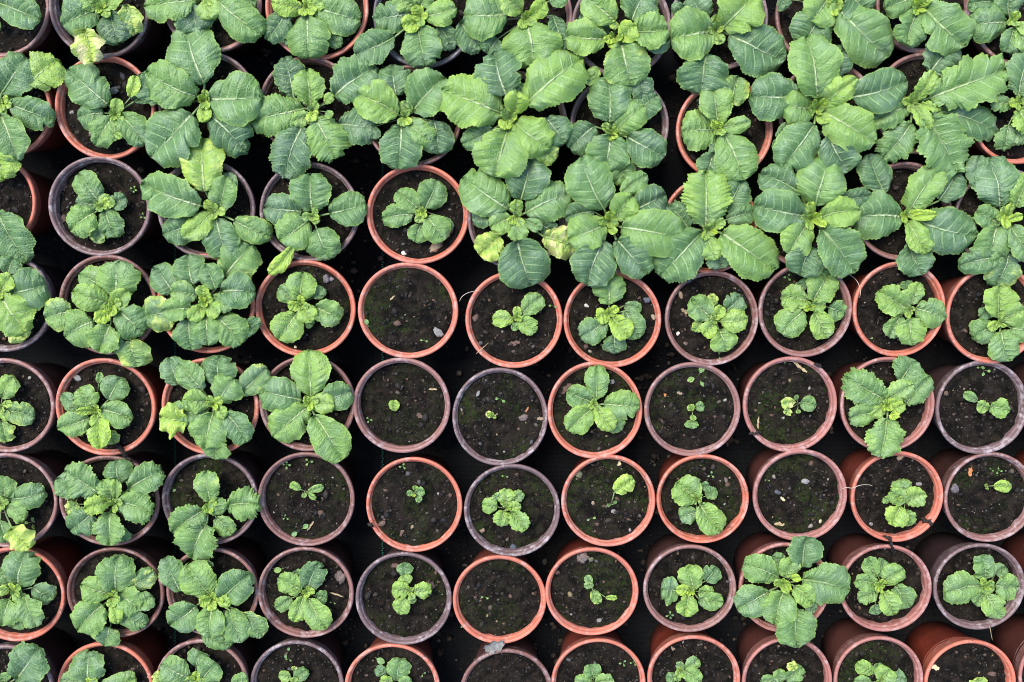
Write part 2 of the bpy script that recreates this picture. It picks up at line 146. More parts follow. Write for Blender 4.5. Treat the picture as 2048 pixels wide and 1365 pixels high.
# tiny weeds: tile, x, y, number of leaflets, leaflet length (tile px)
WEEDS=[('A3',1020,262,4,28),('A3',1092,465,3,26),('B4',905,665,1,55),('B4',1322,765,2,30),('C4',400,500,2,32),('C4',1660,880,2,28),
('D4',252,285,3,32),('D4',870,752,1,28),('B8',280,340,4,34),('B8',450,318,3,34),('B8',275,738,3,26),('B8',384,835,2,62),
('B8',1160,352,3,28),('B8',1934,425,2,26),('C8',690,745,2,36),('C8',1598,415,3,30),('A8',1275,500,2,36),('A8',1302,545,1,44),
('A8',242,780,3,48),('B10',630,680,2,24),('B10',1782,640,2,30),('B10',1622,855,3,26),('B10',282,1058,2,44),('B10',296,1112,2,24),
('B10',930,1085,1,85),('B10',1315,1222,2,24),('C10',930,1138,3,30),('C10',1012,1135,3,30),('C10',1285,775,4,32),('C6',1502,430,3,72),
('B6',905,757,3,26),('B6',1900,600,2,42),('B10',275,418,1,75),('D6',1745,385,3,42),('D6',1712,362,2,30),('D6',230,340,1,30),('D8',1850,385,3,28),('D8',1795,375,2,20),
('D8',96,455,2,20),('D10',1440,300,0,0)]
# stones, chips and crumbs one can point at: tile, x, y, length, width, angle, colour, kind
STONES=[('B3',1170,745,46,32,10,'white','s'),('B3',1410,700,110,55,25,'tan','c'),('B4',580,297,66,56,80,'mauve','s'),('B4',622,298,42,38,0,'mauve','s'),
('B4',1428,702,85,50,-40,'grey','c'),('B4',1080,440,48,12,45,'straw','w'),('B4',345,812,22,20,0,'cream','s'),('C4',655,500,40,30,-20,'white','s'),('C4',1110,458,66,52,0,'slate','s'),('C4',1370,415,64,32,-75,'tan','s'),
('C4',1395,540,58,24,-40,'tan','w'),('C4',1162,585,48,34,-50,'tan','s'),('C4',1440,300,60,36,60,'slate','s'),('C4',1710,585,50,40,30,'tan','s'),('B4',1710,590,66,44,60,'brown','s'),
('A6',585,440,70,52,-30,'grey','s'),('C6',500,520,104,46,40,'brown','w'),('C6',852,470,44,36,45,'grey','s'),('B6',1730,560,46,24,75,'grey','s'),
('B6',1388,526,62,14,0,'straw','w'),('B6',1285,725,50,34,-45,'brown','w'),('B10',690,490,92,74,80,'clay','c'),('B10',1105,403,62,40,10,'brown','s'),('B10',1370,545,78,46,-35,'brown','w'),
('C10',625,345,92,70,10,'clay','c'),('C10',690,355,46,40,0,'olive','s'),('C10',1310,1030,46,36,-50,'tan','s'),('C10',435,455,44,40,0,'brown','s'),
('C10',752,815,40,34,20,'grey','s'),('C8',600,415,66,58,0,'olive','s'),('C8',900,345,66,26,80,'cream','w'),('C8',865,693,52,32,-10,'grey','s'),
('C8',735,790,42,30,20,'brown','s'),('C8',1715,455,48,30,-80,'clay','s'),('C8',705,630,36,24,90,'tan','s'),('D8',175,790,104,32,0,'straw','w'),
('D8',500,770,30,28,0,'cream','s'),('D8',1110,285,60,34,20,'tan','s'),('D8',1250,485,50,36,0,'grey','s'),('D8',1637,390,72,34,85,'rust','w'),
('D8',1520,520,70,60,80,'mauve','c'),('D8',180,550,52,40,0,'slate','s'),('D8',215,598,44,20,-40,'cream','w'),('D8',390,465,60,44,0,'grey','s'),
('D8',888,790,38,32,0,'grey','s'),('B10',1855,1015,150,78,20,'grey','w'),('D10',1365,1170,74,34,-25,'cream','w'),('B8',1000,788,74,46,35,'brown','s'),
('B8',1155,855,62,34,65,'brown','s'),('C6',1253,570,28,26,0,'rust','s'),('D6',1455,558,44,40,0,'brown','s'),('A3',488,240,66,40,70,'brown','w'),
('A3',485,490,70,44,70,'brown','s'),('C6',1360,555,44,20,-20,'tan','w'),('B8',1762,838,46,36,30,'tan','s'),('C8',100,962,50,44,0,'slate','s'),
('B8',1230,810,30,18,60,'tan','w'),('A0',870,690,70,50,20,'grey','c'),('A0',550,855,40,34,60,'grey','s'),('C4',105,785,90,34,15,'brown','w'),('C4',1350,712,34,30,80,'white','s'),
('C4',1405,785,38,30,0,'clay','s'),('C4',648,808,46,36,0,'brown','s'),('B6',1870,715,24,20,0,'tan','s'),('B8',1518,572,30,28,0,'brown','s'),('C10',100,960,10,8,0,'grey','s'),('D10',1800,1225,60,44,0,'brown','s'),
('B10',460,100,86,16,55,'straw','w'),('D6',30,780,88,14,88,'straw','w'),('B10',660,622,104,12,-18,'straw','w'),('D6',345,355,135,24,-38,'straw','w'),('C6',205,680,44,14,60,'rust','w'),('C6',175,745,70,46,15,'clay','c'),('C6',305,748,50,24,0,'tan','w')]
# roots and threads lying over rims: tile, points, radius mm, colour, label
ROOTS=[('A6',[(905,890),(900,940),(930,1000),(965,1050),(1000,1075)],2.2,'bark','dark soily root clump hanging over the lower rim of an orange pot, left side'),
('D10',[(975,175),(1025,195),(1045,250),(1065,330)],1.6,'bark','black root bridging an orange pot and the pot below it, right side'),
('D8',[(1270,745),(1320,770),(1350,800)],2.4,'bark','black soil-caked root lump on the lower right rim of an orange pot'),
('D8',[(650,530),(700,515),(750,518),(800,498),(860,492),(900,502)],.45,'pale','thin white root thread stretched between two neighbouring rims'),
('B4',[(1590,465),(1610,430),(1660,400),(1750,380)],.35,'pale','thin white fibre sticking out left over an orange rim'),
('D4',[(680,245),(740,275),(785,320),(808,390),(800,440)],.35,'pale','thin pale curling fibre beside the left rim of an orange pot'),
('D10',[(1790,780),(1765,830),(1790,880),(1800,930),(1808,970)],.45,'straw','thin brown dry stalk hanging over the lower rim of a mauve pot'),
('C6',[(1890,865),(1930,862),(1975,852)],1.6,'bark','short black bark sliver resting on the left rim of a pinkish pot'),
('D6',[(455,335),(490,345),(505,352)],1.6,'bark','short black bark crumb on the upper right rim of a pinkish pot'),
('B8',[(900,795),(930,800)],2.0,'bark','small black crumb of soil on the left rim of an orange pot'),
('B4',[(1715,865),(1760,825),(1812,780)],.45,'straw','thin straw lying across the lower left rim of an orange pot')]
# ---------------------------------------------------------------- HELPERS
COL = SC.collection
cP, sP = math.cos(PITCH), math.sin(PITCH)
def ray(px, py):
    dx, dy = (px - 1024.0) / F_PX, -(py - 682.5) / F_PX
    # camera space (dx, dy, -1) turned by -PITCH about x
    return np.array([dx, dy * cP - 1 * sP * 1.0, -dy * sP - cP])
def at(px, py, z):
    """the point of the photograph's pixel on the horizontal plane at height z"""
    d = ray(px, py); t = (z - CAM[2]) / d[2]
    return CAM + d * t
def mpp(px, py, z):
    d = ray(px, py); return abs((z - CAM[2]) / d[2]) / F_PX
def tp(tile, x, y):
    s = 540 / 2048
    return TILE[tile[0]] + x * s, TROW[tile[1:]] + y * s
def mesh_obj(name, V, Fs, mats, parent=None, smooth=True, loc=None, midx=None, kind=None):
    me = bpy.data.meshes.new(name)
    V = np.asarray(V, dtype=np.float32)
    me.from_pydata(V.tolist() if len(V) < 50 else [tuple(v) for v in V], [], Fs)
    for m in (mats if isinstance(mats, (list, tuple)) else [mats]): me.materials.append(m)
    if smooth: me.polygons.foreach_set('use_smooth', [True] * len(me.polygons))
    if midx is not None: me.polygons.foreach_set('material_index', midx)
    o = bpy.data.objects.new(name, me); COL.objects.link(o)
    if parent is not None: o.parent = parent
    if loc is not None: o.location = loc
    if kind: o['kind'] = kind
    me.update()
    return o
def empty(name, loc):
    o = bpy.data.objects.new(name, None); o.location = loc; o.empty_display_size = .02
    COL.objects.link(o); return o
def tag(o, label, cat, group=None):
    o['label'] = label; o['category'] = cat
    if group: o['group'] = group
    return o
def fattr(me, name, data):
    a = me.attributes.new(name, 'FLOAT', 'POINT'); a.data.foreach_set('value', np.asarray(data, dtype=np.float32))
def cattr(me, name, data):
    a = me.attributes.new(name, 'FLOAT_COLOR', 'POINT'); a.data.foreach_set('color', np.asarray(data, dtype=np.float32).ravel())
_lat = RNG.random((64, 64))
def vnoise(x, y):
    x = np.asarray(x) % 63.0; y = np.asarray(y) % 63.0
    xi = x.astype(int); yi = y.astype(int); fx = x - xi; fy = y - yi
    fx = fx * fx * (3 - 2 * fx); fy = fy * fy * (3 - 2 * fy)
    return ((_lat[xi, yi] * (1 - fx) + _lat[xi + 1, yi] * fx) * (1 - fy) + (_lat[xi, yi + 1] * (1 - fx) + _lat[xi + 1, yi + 1] * fx) * fy) * 2 - 1
def fbm(x, y, o=4):
    return sum(vnoise(x * 2**k + 7.3 * k, y * 2**k + 3.1 * k) / 1.7**k for k in range(o))

# ---------------------------------------------------------------- MATERIALS
class NT:
    def __init__(s, name):
        s.m = bpy.data.materials.new(name); s.m.use_nodes = True
        s.n = s.m.node_tree.nodes; s.l = s.m.node_tree.links; s.p = s.n['Principled BSDF']
    def set(s, inp, v):
        if hasattr(v, 'is_output'): s.l.new(v, inp)
        elif v is not None: inp.default_value = v
    def math(s, op, a, b=None, c=None, clamp=False):
        n = s.n.new('ShaderNodeMath'); n.operation = op; n.use_clamp = clamp
        for i, v in enumerate((a, b, c)):
            if v is not None: s.set(n.inputs[i], v)
        return n.outputs[0]
    def ss(s, v, a, b):
        n = s.n.new('ShaderNodeMapRange'); n.interpolation_type = 'SMOOTHSTEP'
        s.set(n.inputs[0], v); s.set(n.inputs[1], a); s.set(n.inputs[2], b); return n.outputs[0]
    def mix(s, f, a, b, mode='MIX'):
        n = s.n.new('ShaderNodeMix'); n.data_type = 'RGBA'; n.blend_type = mode
        s.set(n.inputs[0], f)
        for i, v in ((6, a), (7, b)):
            if isinstance(v, tuple) and len(v) == 3: v = v + (1,)
            s.set(n.inputs[i], v)
        return n.outputs[2]
    def noise(s, co, scale, detail=3, rough=.55, dist=0):
        n = s.n.new('ShaderNodeTexNoise'); s.set(n.inputs['Vector'], co); n.inputs['Scale'].default_value = scale
        n.inputs['Detail'].default_value = detail; n.inputs['Roughness'].default_value = rough; n.inputs['Distortion'].default_value = dist
        return n.outputs[0]
    def voro(s, co, scale, feature='F1'):
        n = s.n.new('ShaderNodeTexVoronoi'); n.feature = feature; s.set(n.inputs['Vector'], co); n.inputs['Scale'].default_value = scale
        return n.outputs['Distance']
    def mixv(s, co):
        n = s.n.new('ShaderNodeTexNoise'); s.set(n.inputs['Vector'], co); n.inputs['Scale'].default_value = 180
        m = s.n.new('ShaderNodeVectorMath'); m.operation = 'MULTIPLY_ADD'; s.l.new(n.outputs[1], m.inputs[0])
        m.inputs[1].default_value = (.004, .004, .004); s.set(m.inputs[2], co); return m.outputs[0]
    def ramp(s, f, stops):
        n = s.n.new('ShaderNodeValToRGB'); s.set(n.inputs[0], f); e = n.color_ramp.elements
        while len(e) < len(stops): e.new(.5)
        for i, (p, c) in enumerate(stops): e[i].position = p; e[i].color = tuple(c) + (1,)
        return n.outputs[0]
    def geo(s): return s.n.new('ShaderNodeNewGeometry').outputs['Position']
    def objco(s): return s.n.new('ShaderNodeTexCoord').outputs['Object']
    def objrand(s): return s.n.new('ShaderNodeObjectInfo').outputs['Random']
    def attr(s, name):
        n = s.n.new('ShaderNodeAttribute'); n.attribute_name = name; return n
    def bump(s, h, strength, dist=.001):
        n = s.n.new('ShaderNodeBump'); s.set(n.inputs['Height'], h); n.inputs['Strength'].default_value = strength; n.inputs['Distance'].default_value = dist
        s.l.new(n.outputs[0], s.p.inputs['Normal']); return n
    def out(s, col, rough=.5, spec=.5):
        s.set(s.p.inputs['Base Color'], col if not (isinstance(col, tuple) and len(col) == 3) else col + (1,))
        s.set(s.p.inputs['Roughness'], rough); s.p.inputs['Specular IOR Level'].default_value = spec
        return s.m

def mat_leaf():
    t = NT('leaf'); g = t.geo(); a = t.attr('tone').outputs['Fac']; dm = t.attr('damage').outputs['Fac']
    u = t.math('ABSOLUTE', t.attr('across').outputs['Fac']); v = t.attr('along').outputs['Fac']; ve = t.attr('vein').outputs['Fac']
    n1 = t.noise(g, 55, 3, .6); n2 = t.noise(g, 260, 3, .6); rnd = t.objrand()
    tone = t.math('ADD', a, t.math('MULTIPLY', t.math('SUBTRACT', n1, .5), .35))
    tone = t.math('ADD', tone, t.math('MULTIPLY', t.math('SUBTRACT', rnd, .5), .14))
    tone = t.math('ADD', tone, t.math('MULTIPLY', t.math('POWER', u, 4), .10))
    col = t.ramp(tone, [(0, (.056, .118, .060)), (.25, (.100, .200, .070)), (.5, (.178, .312, .074)), (.75, (.285, .435, .060)), (1, (.43, .59, .044))])
    bloom = t.math('MULTIPLY', t.ss(t.noise(g, 34, 2, .6), .46, .72), t.math('SUBTRACT', .50, t.math('MULTIPLY', a, .35)))
    col = t.mix(bloom, col, (.250, .345, .240))
    # reticulate small veins a little paler, interveinal cells deeper
    vd = t.voro(t.mixv(g), 300, 'DISTANCE_TO_EDGE')
    col = t.mix(t.math('MULTIPLY', t.math('SUBTRACT', 1, t.ss(vd, 0, .16)), .10), col, (.30, .46, .15))
    # side veins
    tri = t.math('ABSOLUTE', t.math('SINE', t.math('MULTIPLY', ve, math.pi)))
    sv = t.math('MULTIPLY', t.math('SUBTRACT', 1, t.ss(tri, .03, .30)), t.math('SUBTRACT', 1, t.ss(u, .40, 1.0)))
    col = t.mix(t.math('MULTIPLY', sv, .75), col, (.36, .53, .23))
    # midrib
    w = t.math('ADD', .008, t.math('MULTIPLY', t.math('POWER', t.math('SUBTRACT', 1, v), 1.2), .044))
    mr = t.math('SUBTRACT', 1, t.ss(u, t.math('MULTIPLY', w, .5), t.math('MULTIPLY', w, 1.5)))
    mr = t.math('MULTIPLY', mr, t.math('SUBTRACT', 1, t.ss(v, .45, .92)))
    col = t.mix(t.math('MULTIPLY', mr, .88), col, t.mix(a, (.52, .63, .40), (.50, .63, .25)))
    # thin yellow margin
    col = t.mix(t.math('MULTIPLY', t.ss(u, .90, 1), .5), col, (.28, .42, .08))
    # yellowed and bleached patches
    q = t.math('ADD', t.math('ADD', t.math('SUBTRACT', t.noise(g, 70, 2, .5, .4), t.math('MULTIPLY', sv, .16)), t.math('MULTIPLY', u, .22)), t.math('MULTIPLY', dm, .42))
    hasd = t.ss(dm, .01, .12)
    col = t.mix(t.math('MULTIPLY', t.ss(q, .74, .95), t.math('MULTIPLY', hasd, .8)), col, (.50, .60, .13))
    col = t.mix(t.math('MULTIPLY', t.ss(q, 1.02, 1.12), t.math('MULTIPLY', hasd, .85)), col, (.58, .52, .27))
    # a few pale water spots
    sp = t.math('SUBTRACT', 1, t.ss(t.voro(g, 150), .035, .06))
    col = t.mix(t.math('MULTIPLY', sp, t.ss(t.noise(g, 25, 2), .56, .66)), col, (.5, .58, .42))
    # stalk
    st = t.math('LESS_THAN', v, -.01)
    col = t.mix(st, col, t.mix(t.ss(t.math('MULTIPLY', v, -1), .05, 1.0), (.24, .36, .13), (.10, .075, .05)))
    # quilted tissue standing up between the sunken side veins
    h = t.math('ADD', t.math('MULTIPLY', t.ss(vd, 0, .5), .28), t.math('MULTIPLY', t.noise(g, 150, 2, .5), .5))
    h = t.math('ADD', h, t.math('MULTIPLY', t.math('POWER', tri, .6), t.math('MULTIPLY', t.math('SUBTRACT', 1.15, u), .75)))
    h = t.math('SUBTRACT', h, t.math('MULTIPLY', mr, .7))
    t.bump(h, 1.0, .0024)
    m = t.out(col, t.math('ADD', .32, t.math('MULTIPLY', n2, .28)), .5)
    # light passing through the blade
    tr = t.n.new('ShaderNodeBsdfTranslucent'); t.l.new(t.mix(.5, col, (.25, .45, .04)), tr.inputs[0])
    ms = t.n.new('ShaderNodeMixShader'); ms.inputs[0].default_value = .16
    t.l.new(t.p.outputs[0], ms.inputs[1]); t.l.new(tr.outputs[0], ms.inputs[2])
    t.l.new(ms.outputs[0], t.n['Material Output'].inputs[0])
    return m
def mat_plastic(name, base, chalk, amt, dirt=.5):
    t = NT(name); g = t.geo(); r = t.objrand()
    n1 = t.noise(g, 28, 4, .65, .4); n2 = t.noise(g, 300, 3, .6); n3 = t.noise(g, 110, 4, .7, .3)
    dark = tuple(c * .72 for c in base)
    col = t.mix(t.ss(n1, .35, .65), base, dark)
    col = t.mix(t.math('MULTIPLY', t.math('SUBTRACT', r, .3), .25), col, (.30, .17, .15))
    col = t.mix(t.math('MULTIPLY', t.ss(t.math('ADD', n3, t.math('MULTIPLY', n1, .5)), .72, .98), amt), col, chalk)
    fl = t.math('SUBTRACT', 1, t.ss(t.voro(g, 210), .05, .10))
    col = t.mix(t.math('MULTIPLY', fl, t.math('MULTIPLY', t.ss(t.noise(g, 40, 2), .55, .65), amt)), col, (.75, .68, .66))
    # soil splashes
    d = t.ss(t.noise(g, 190, 4, .75, 1.0), .57, .65); d2 = t.ss(t.noise(g, 26, 2), .52, .62)
    col = t.mix(t.math('MULTIPLY', t.math('MULTIPLY', d, d2), dirt), col, (.028, .020, .016))
    t.bump(t.math('ADD', t.math('MULTIPLY', n2, .5), n3), .28, .0006)
    return t.out(col, t.math('ADD', .34, t.math('MULTIPLY', n3, .30)), .45)
def mat_soil():
    t = NT('soil'); g = t.geo()
    n1 = t.noise(g, 60, 5, .7, .5); n2 = t.noise(g, 420, 4, .75); n3 = t.noise(g, 22, 3, .6)
    col = t.mix(t.ss(n1, .38, .66), (.0046, .0037, .0028), (.023, .0172, .0125))
    col = t.mix(t.math('MULTIPLY', t.ss(n2, .60, .74), .8), col, (.070, .054, .040))
    moss = t.math('MULTIPLY', t.math('MULTIPLY', t.ss(n3, .44, .60), t.ss(t.noise(g, 200, 3, .7), .40, .60)), t.ss(t.attr('moss').outputs['Fac'], .0, 1.0))
    col = t.mix(t.math('MULTIPLY', moss, .8), col, t.mix(n2, (.008, .016, .003), (.035, .058, .010)))
    sp = t.math('SUBTRACT', 1, t.ss(t.voro(g, 330), .10, .16))
    col = t.mix(t.math('MULTIPLY', sp, t.ss(t.noise(g, 160, 2), .60, .68)), col, (.42, .37, .28))
    t.bump(t.math('ADD', n2, t.math('MULTIPLY', n1, 1.5)), 1.0, .0022)
    return t.out(col, .95, .12)
def mat_crumb():
    t = NT('soil_crumb'); g = t.geo(); n = t.noise(g, 500, 3, .7)
    c = t.attr('col').outputs['Color']
    t.bump(n, .6, .0008)
    return t.out(t.mix(t.math('MULTIPLY', n, .5), c, (.015, .012, .01)), .75, .35)
def mat_plain(name, a, b, scale=200, rough=.7, bump=.5):
    t = NT(name); g = t.geo(); n = t.noise(g, scale, 4, .65); n2 = t.noise(g, scale * .2, 3, .6)
    t.bump(n, bump, .001)
    return t.out(t.mix(t.ss(t.math('ADD', t.math('MULTIPLY', n, .6), t.math('MULTIPLY', n2, .4)), .35, .65), a, b), rough, .35)
def mat_ground():
    t = NT('woven_ground_cloth'); g = t.geo()
    w1 = t.n.new('ShaderNodeTexWave'); w1.bands_direction = 'X'; w1.inputs['Scale'].default_value = 130; w1.inputs['Distortion'].default_value = .6; t.l.new(g, w1.inputs[0])
    w2 = t.n.new('ShaderNodeTexWave'); w2.bands_direction = 'Y'; w2.inputs['Scale'].default_value = 160; w2.inputs['Distortion'].default_value = .6; t.l.new(g, w2.inputs[0])
    wv = t.math('MULTIPLY', w1.outputs['Fac'], w2.outputs['Fac'])
    col = t.mix(wv, (.002, .0026, .0034), (.0085, .011, .014))
    n = t.noise(g, 9, 4, .65, .4); n2 = t.noise(g, 260, 4, .75)
    dust = t.ss(n, .50, .64)
    col = t.mix(t.math('MULTIPLY', dust, t.ss(n2, .38, .62)), col, (.016, .0125, .010))
    sp = t.math('SUBTRACT', 1, t.ss(t.voro(g, 210), .07, .13))
    col = t.mix(t.math('MULTIPLY', sp, t.math('MULTIPLY', dust, t.ss(t.noise(g, 70, 2), .56, .64))), col, (.10, .085, .065))
    t.bump(t.math('ADD', t.math('MULTIPLY', wv, .6), t.math('MULTIPLY', t.math('MULTIPLY', n2, dust), 2)), .8, .001)
    return t.out(col, .75, .2)
M_LEAF = mat_leaf()
M_POT = {
 'T': mat_plastic('orange_plastic', (.55, .152, .090), (.66, .41, .34), .52, .8),
 'R': mat_plastic('faded_red_plastic', (.36, .140, .112), (.56, .38, .35), .60, .8),
 'P': mat_plastic('pinkish_brown_plastic', (.255, .120, .100), (.46, .35, .34), .75, .5),
 'B': mat_plastic('brown_plastic', (.185, .080, .064), (.40, .30, .29), .65, .5),
 'M': mat_plastic('mauve_grey_plastic', (.155, .096, .094), (.43, .36, .36), .75, .5),
 'K': mat_plastic('blue_grey_plastic', (.050, .060, .075), (.34, .38, .44), .7, .4)}
M_BODY = {  # pot sides: rim plastics darkened, shade between the pots painted into the colour
 'T': mat_plastic('shaded_orange_plastic', (.215, .036, .020), (.24, .10, .08), .25, 1),
 'R': mat_plastic('shaded_red_plastic', (.105, .026, .020), (.16, .08, .07), .25, 1),
 'P': mat_plastic('shaded_pinkish_brown_plastic', (.060, .022, .019), (.12, .07, .07), .25, 1),
 'B': mat_plastic('shaded_brown_plastic', (.065, .024, .019), (.13, .08, .08), .25, 1),
 'M': mat_plastic('shaded_mauve_plastic', (.045, .024, .027), (.12, .09, .10), .3, 1),
 'K': mat_plastic('shaded_grey_plastic', (.020, .024, .030), (.12, .13, .15), .3, 1)}
M_SOIL = mat_soil(); M_CRUMB = mat_crumb(); M_GROUND = mat_ground()
def spill():
    rs = random.Random(3); V, Fs = [], []; import bmesh
    bm = bmesh.new(); bmesh.ops.create_icosphere(bm, subdivisions=1, radius=1); iv = np.array([v.co[:] for v in bm.verts]); jf = [tuple(v.index for v in f.verts) for f in bm.faces]; bm.free(); off = 0; cols = []
    while off < 4200 * len(iv):
        x, y = rs.uniform(-.8, .8), rs.uniform(-.65, .5)
        if float(fbm(np.array(x * 5 + 20), np.array(y * 5 + 20), 2)) < rs.uniform(-.1, .5): continue
        s = rs.choice((.0007, .001, .0015, .002, .0035)) * rs.uniform(.7, 1.3)
        V.append(iv * (1 + RNG.uniform(-.3, .3, (len(iv), 1))) * np.array([s * rs.uniform(.8, 1.8), s * rs.uniform(.8, 1.4), s * .7]) + np.array([x, y, .0015 + s * .3]))
        Fs += [tuple(b + off for b in f) for f in jf]; off += len(iv)
        cols.append(np.tile(rs.choice([(.02, .015, .011, 1), (.035, .026, .019, 1), (.012, .009, .007, 1), (.06, .045, .034, 1), (.12, .10, .075, 1)]), (len(iv), 1)))
    o = mesh_obj('spilled_compost', np.concatenate(V), Fs, M_CRUMB, kind='stuff'); cattr(o.data, 'col', np.concatenate(cols))
    tag(o, 'spilled dark compost crumbs scattered on the black ground cloth between the pots', 'compost')
spill()
M_MOSS = mat_plain('moss', (.022, .045, .006), (.060, .100, .014), 300, .8)
M_BARK = mat_plain('bark', (.010, .007, .006), (.035, .024, .018), 300, .85, 1)
M_PALE = mat_plain('pale_root', (.50, .40, .30), (.65, .55, .45), 300, .6)
M_STRAW = mat_plain('straw', (.30, .20, .10), (.48, .36, .20), 300, .7)
M_TEAL = mat_plain('teal_thread', (.006, .10, .075), (.012, .15, .11), 500, .5)
STC = {'white': (.50, .46, .40), 'cream': (.55, .46, .26), 'tan': (.24, .17, .11), 'clay': (.13, .095, .08), 'mauve': (.14, .12, .125),
       'grey': (.19, .18, .165), 'slate': (.075, .085, .105), 'brown': (.10, .060, .045), 'olive': (.10, .10, .055), 'rust': (.40, .16, .055), 'straw': (.36, .27, .15)}
M_ST = {k: mat_plain(k + '_stone', tuple(x * .7 for x in c), tuple(min(1, x * 1.35) for x in c), 260, .75, .9) for k, c in STC.items()}

# ---------------------------------------------------------------- GROUND (structure)
def ground():
    n = 120; a = np.concatenate([[-12, -6, -3], np.linspace(-1.3, 1.3, n), [3, 6, 12]]); N = len(a)
    X, Y = np.meshgrid(a, a, indexing='ij')
    Z = .0025 * fbm(X * 9 + 20, Y * 9 + 20, 3); Z[np.abs(X) > 1.6] = 0; Z[np.abs(Y) > 1.6] = 0
    V = np.stack([X, Y, Z - .004], -1).reshape(-1, 3)
    Fs = [(i * N + j, (i + 1) * N + j, (i + 1) * N + j + 1, i * N + j + 1) for i in range(N - 1) for j in range(N - 1)]
    o = mesh_obj('ground', V, Fs, [M_GROUND, M_TEAL], kind='structure')
    # two teal marker threads stitched into the cloth, part of the same sheet
    V2, F2 = [], []
    for px in (350, 765):
        for y in np.arange(-60, 1430, 4.4):
            p = at(px + math.sin(y * .9) * 1.0, y, .0028); w, h = .0011, .0011
            k = len(V2)
            V2 += [(p[0] - w, p[1] - h, .0028), (p[0] + w, p[1] - h * .4, .0028), (p[0] + w, p[1] + h, .0028), (p[0] - w, p[1] + h * .4, .0028)]
            F2.append((k, k + 1, k + 2, k + 3))
    t = mesh_obj('marker_thread', V2, F2, M_TEAL, parent=o)
ground()
def spill():
    rs = random.Random(3); V, Fs = [], []; import bmesh
    bm = bmesh.new(); bmesh.ops.create_icosphere(bm, subdivisions=1, radius=1); iv = np.array([v.co[:] for v in bm.verts]); jf = [tuple(v.index for v in f.verts) for f in bm.faces]; bm.free(); off = 0; cols = []
    while off < 4200 * len(iv):
        x, y = rs.uniform(-.8, .8), rs.uniform(-.65, .5)
        if float(fbm(np.array(x * 5 + 20), np.array(y * 5 + 20), 2)) < rs.uniform(-.1, .5): continue
        s = rs.choice((.0007, .001, .0015, .002, .0035)) * rs.uniform(.7, 1.3)
        V.append(iv * (1 + RNG.uniform(-.3, .3, (len(iv), 1))) * np.array([s * rs.uniform(.8, 1.8), s * rs.uniform(.8, 1.4), s * .7]) + np.array([x, y, .0015 + s * .3]))
        Fs += [tuple(b + off for b in f) for f in jf]; off += len(iv)
        cols.append(np.tile(rs.choice([(.02, .015, .011, 1), (.035, .026, .019, 1), (.012, .009, .007, 1), (.06, .045, .034, 1), (.12, .10, .075, 1)]), (len(iv), 1)))
    o = mesh_obj('spilled_compost', np.concatenate(V), Fs, M_CRUMB, kind='stuff'); cattr(o.data, 'col', np.concatenate(cols))
    tag(o, 'spilled dark compost crumbs scattered on the black ground cloth between the pots', 'compost')
spill()

# ---------------------------------------------------------------- POTS
ROWN = ['top row', 'second row', 'third row', 'fourth row', 'fifth row', 'sixth row', 'seventh row', 'bottom row']
ORD = ['first', 'second', 'third', 'fourth', 'fifth', 'sixth', 'seventh', 'eighth', 'ninth', 'tenth', 'eleventh', 'twelfth']
FIN = {'T': 'orange', 'R': 'faded red', 'P': 'pinkish-brown', 'B': 'brown', 'M': 'mauve-grey', 'K': 'blue-grey'}
def place_words(k):
    r, c = max(0, int(k[1]) - 1), int(k[2], 16)
    if k == 'p10': r, c = 0, 10
    return f"{ORD[c]} from left, {ROWN[r]}"
GEO = {}
NA = 96
def lathe(prof, sx, sy, H, wob, ph):
    """prof: list of (radius factor, z); wob: slight out-of-round"""
    A = np.arange(NA) / NA * 2 * math.pi; V = []
    dr = 1 + wob * np.sin(2 * A + ph) + wob * .6 * np.sin(3 * A + 2 * ph)
    for r, z in prof:
        V.append(np.stack([np.cos(A) * r * sx * dr, np.sin(A) * r * sy * dr, np.full(NA, z) + .0005 * np.sin(2 * A + ph * 3) * (z / H) ** 4], -1))
    Fs = []
    for i in range(len(prof) - 1):
        for j in range(NA):
            k = (j + 1) % NA
            Fs.append((i * NA + j, i * NA + k, (i + 1) * NA + k, (i + 1) * NA + j))
    return np.concatenate(V), Fs
_ico = None
def ico():
    global _ico
    if _ico is None:
        import bmesh
        bm = bmesh.new(); bmesh.ops.create_icosphere(bm, subdivisions=1, radius=1)
        _ico = (np.array([v.co[:] for v in bm.verts]), [tuple(v.index for v in f.verts) for f in bm.faces]); bm.free()
    return _ico
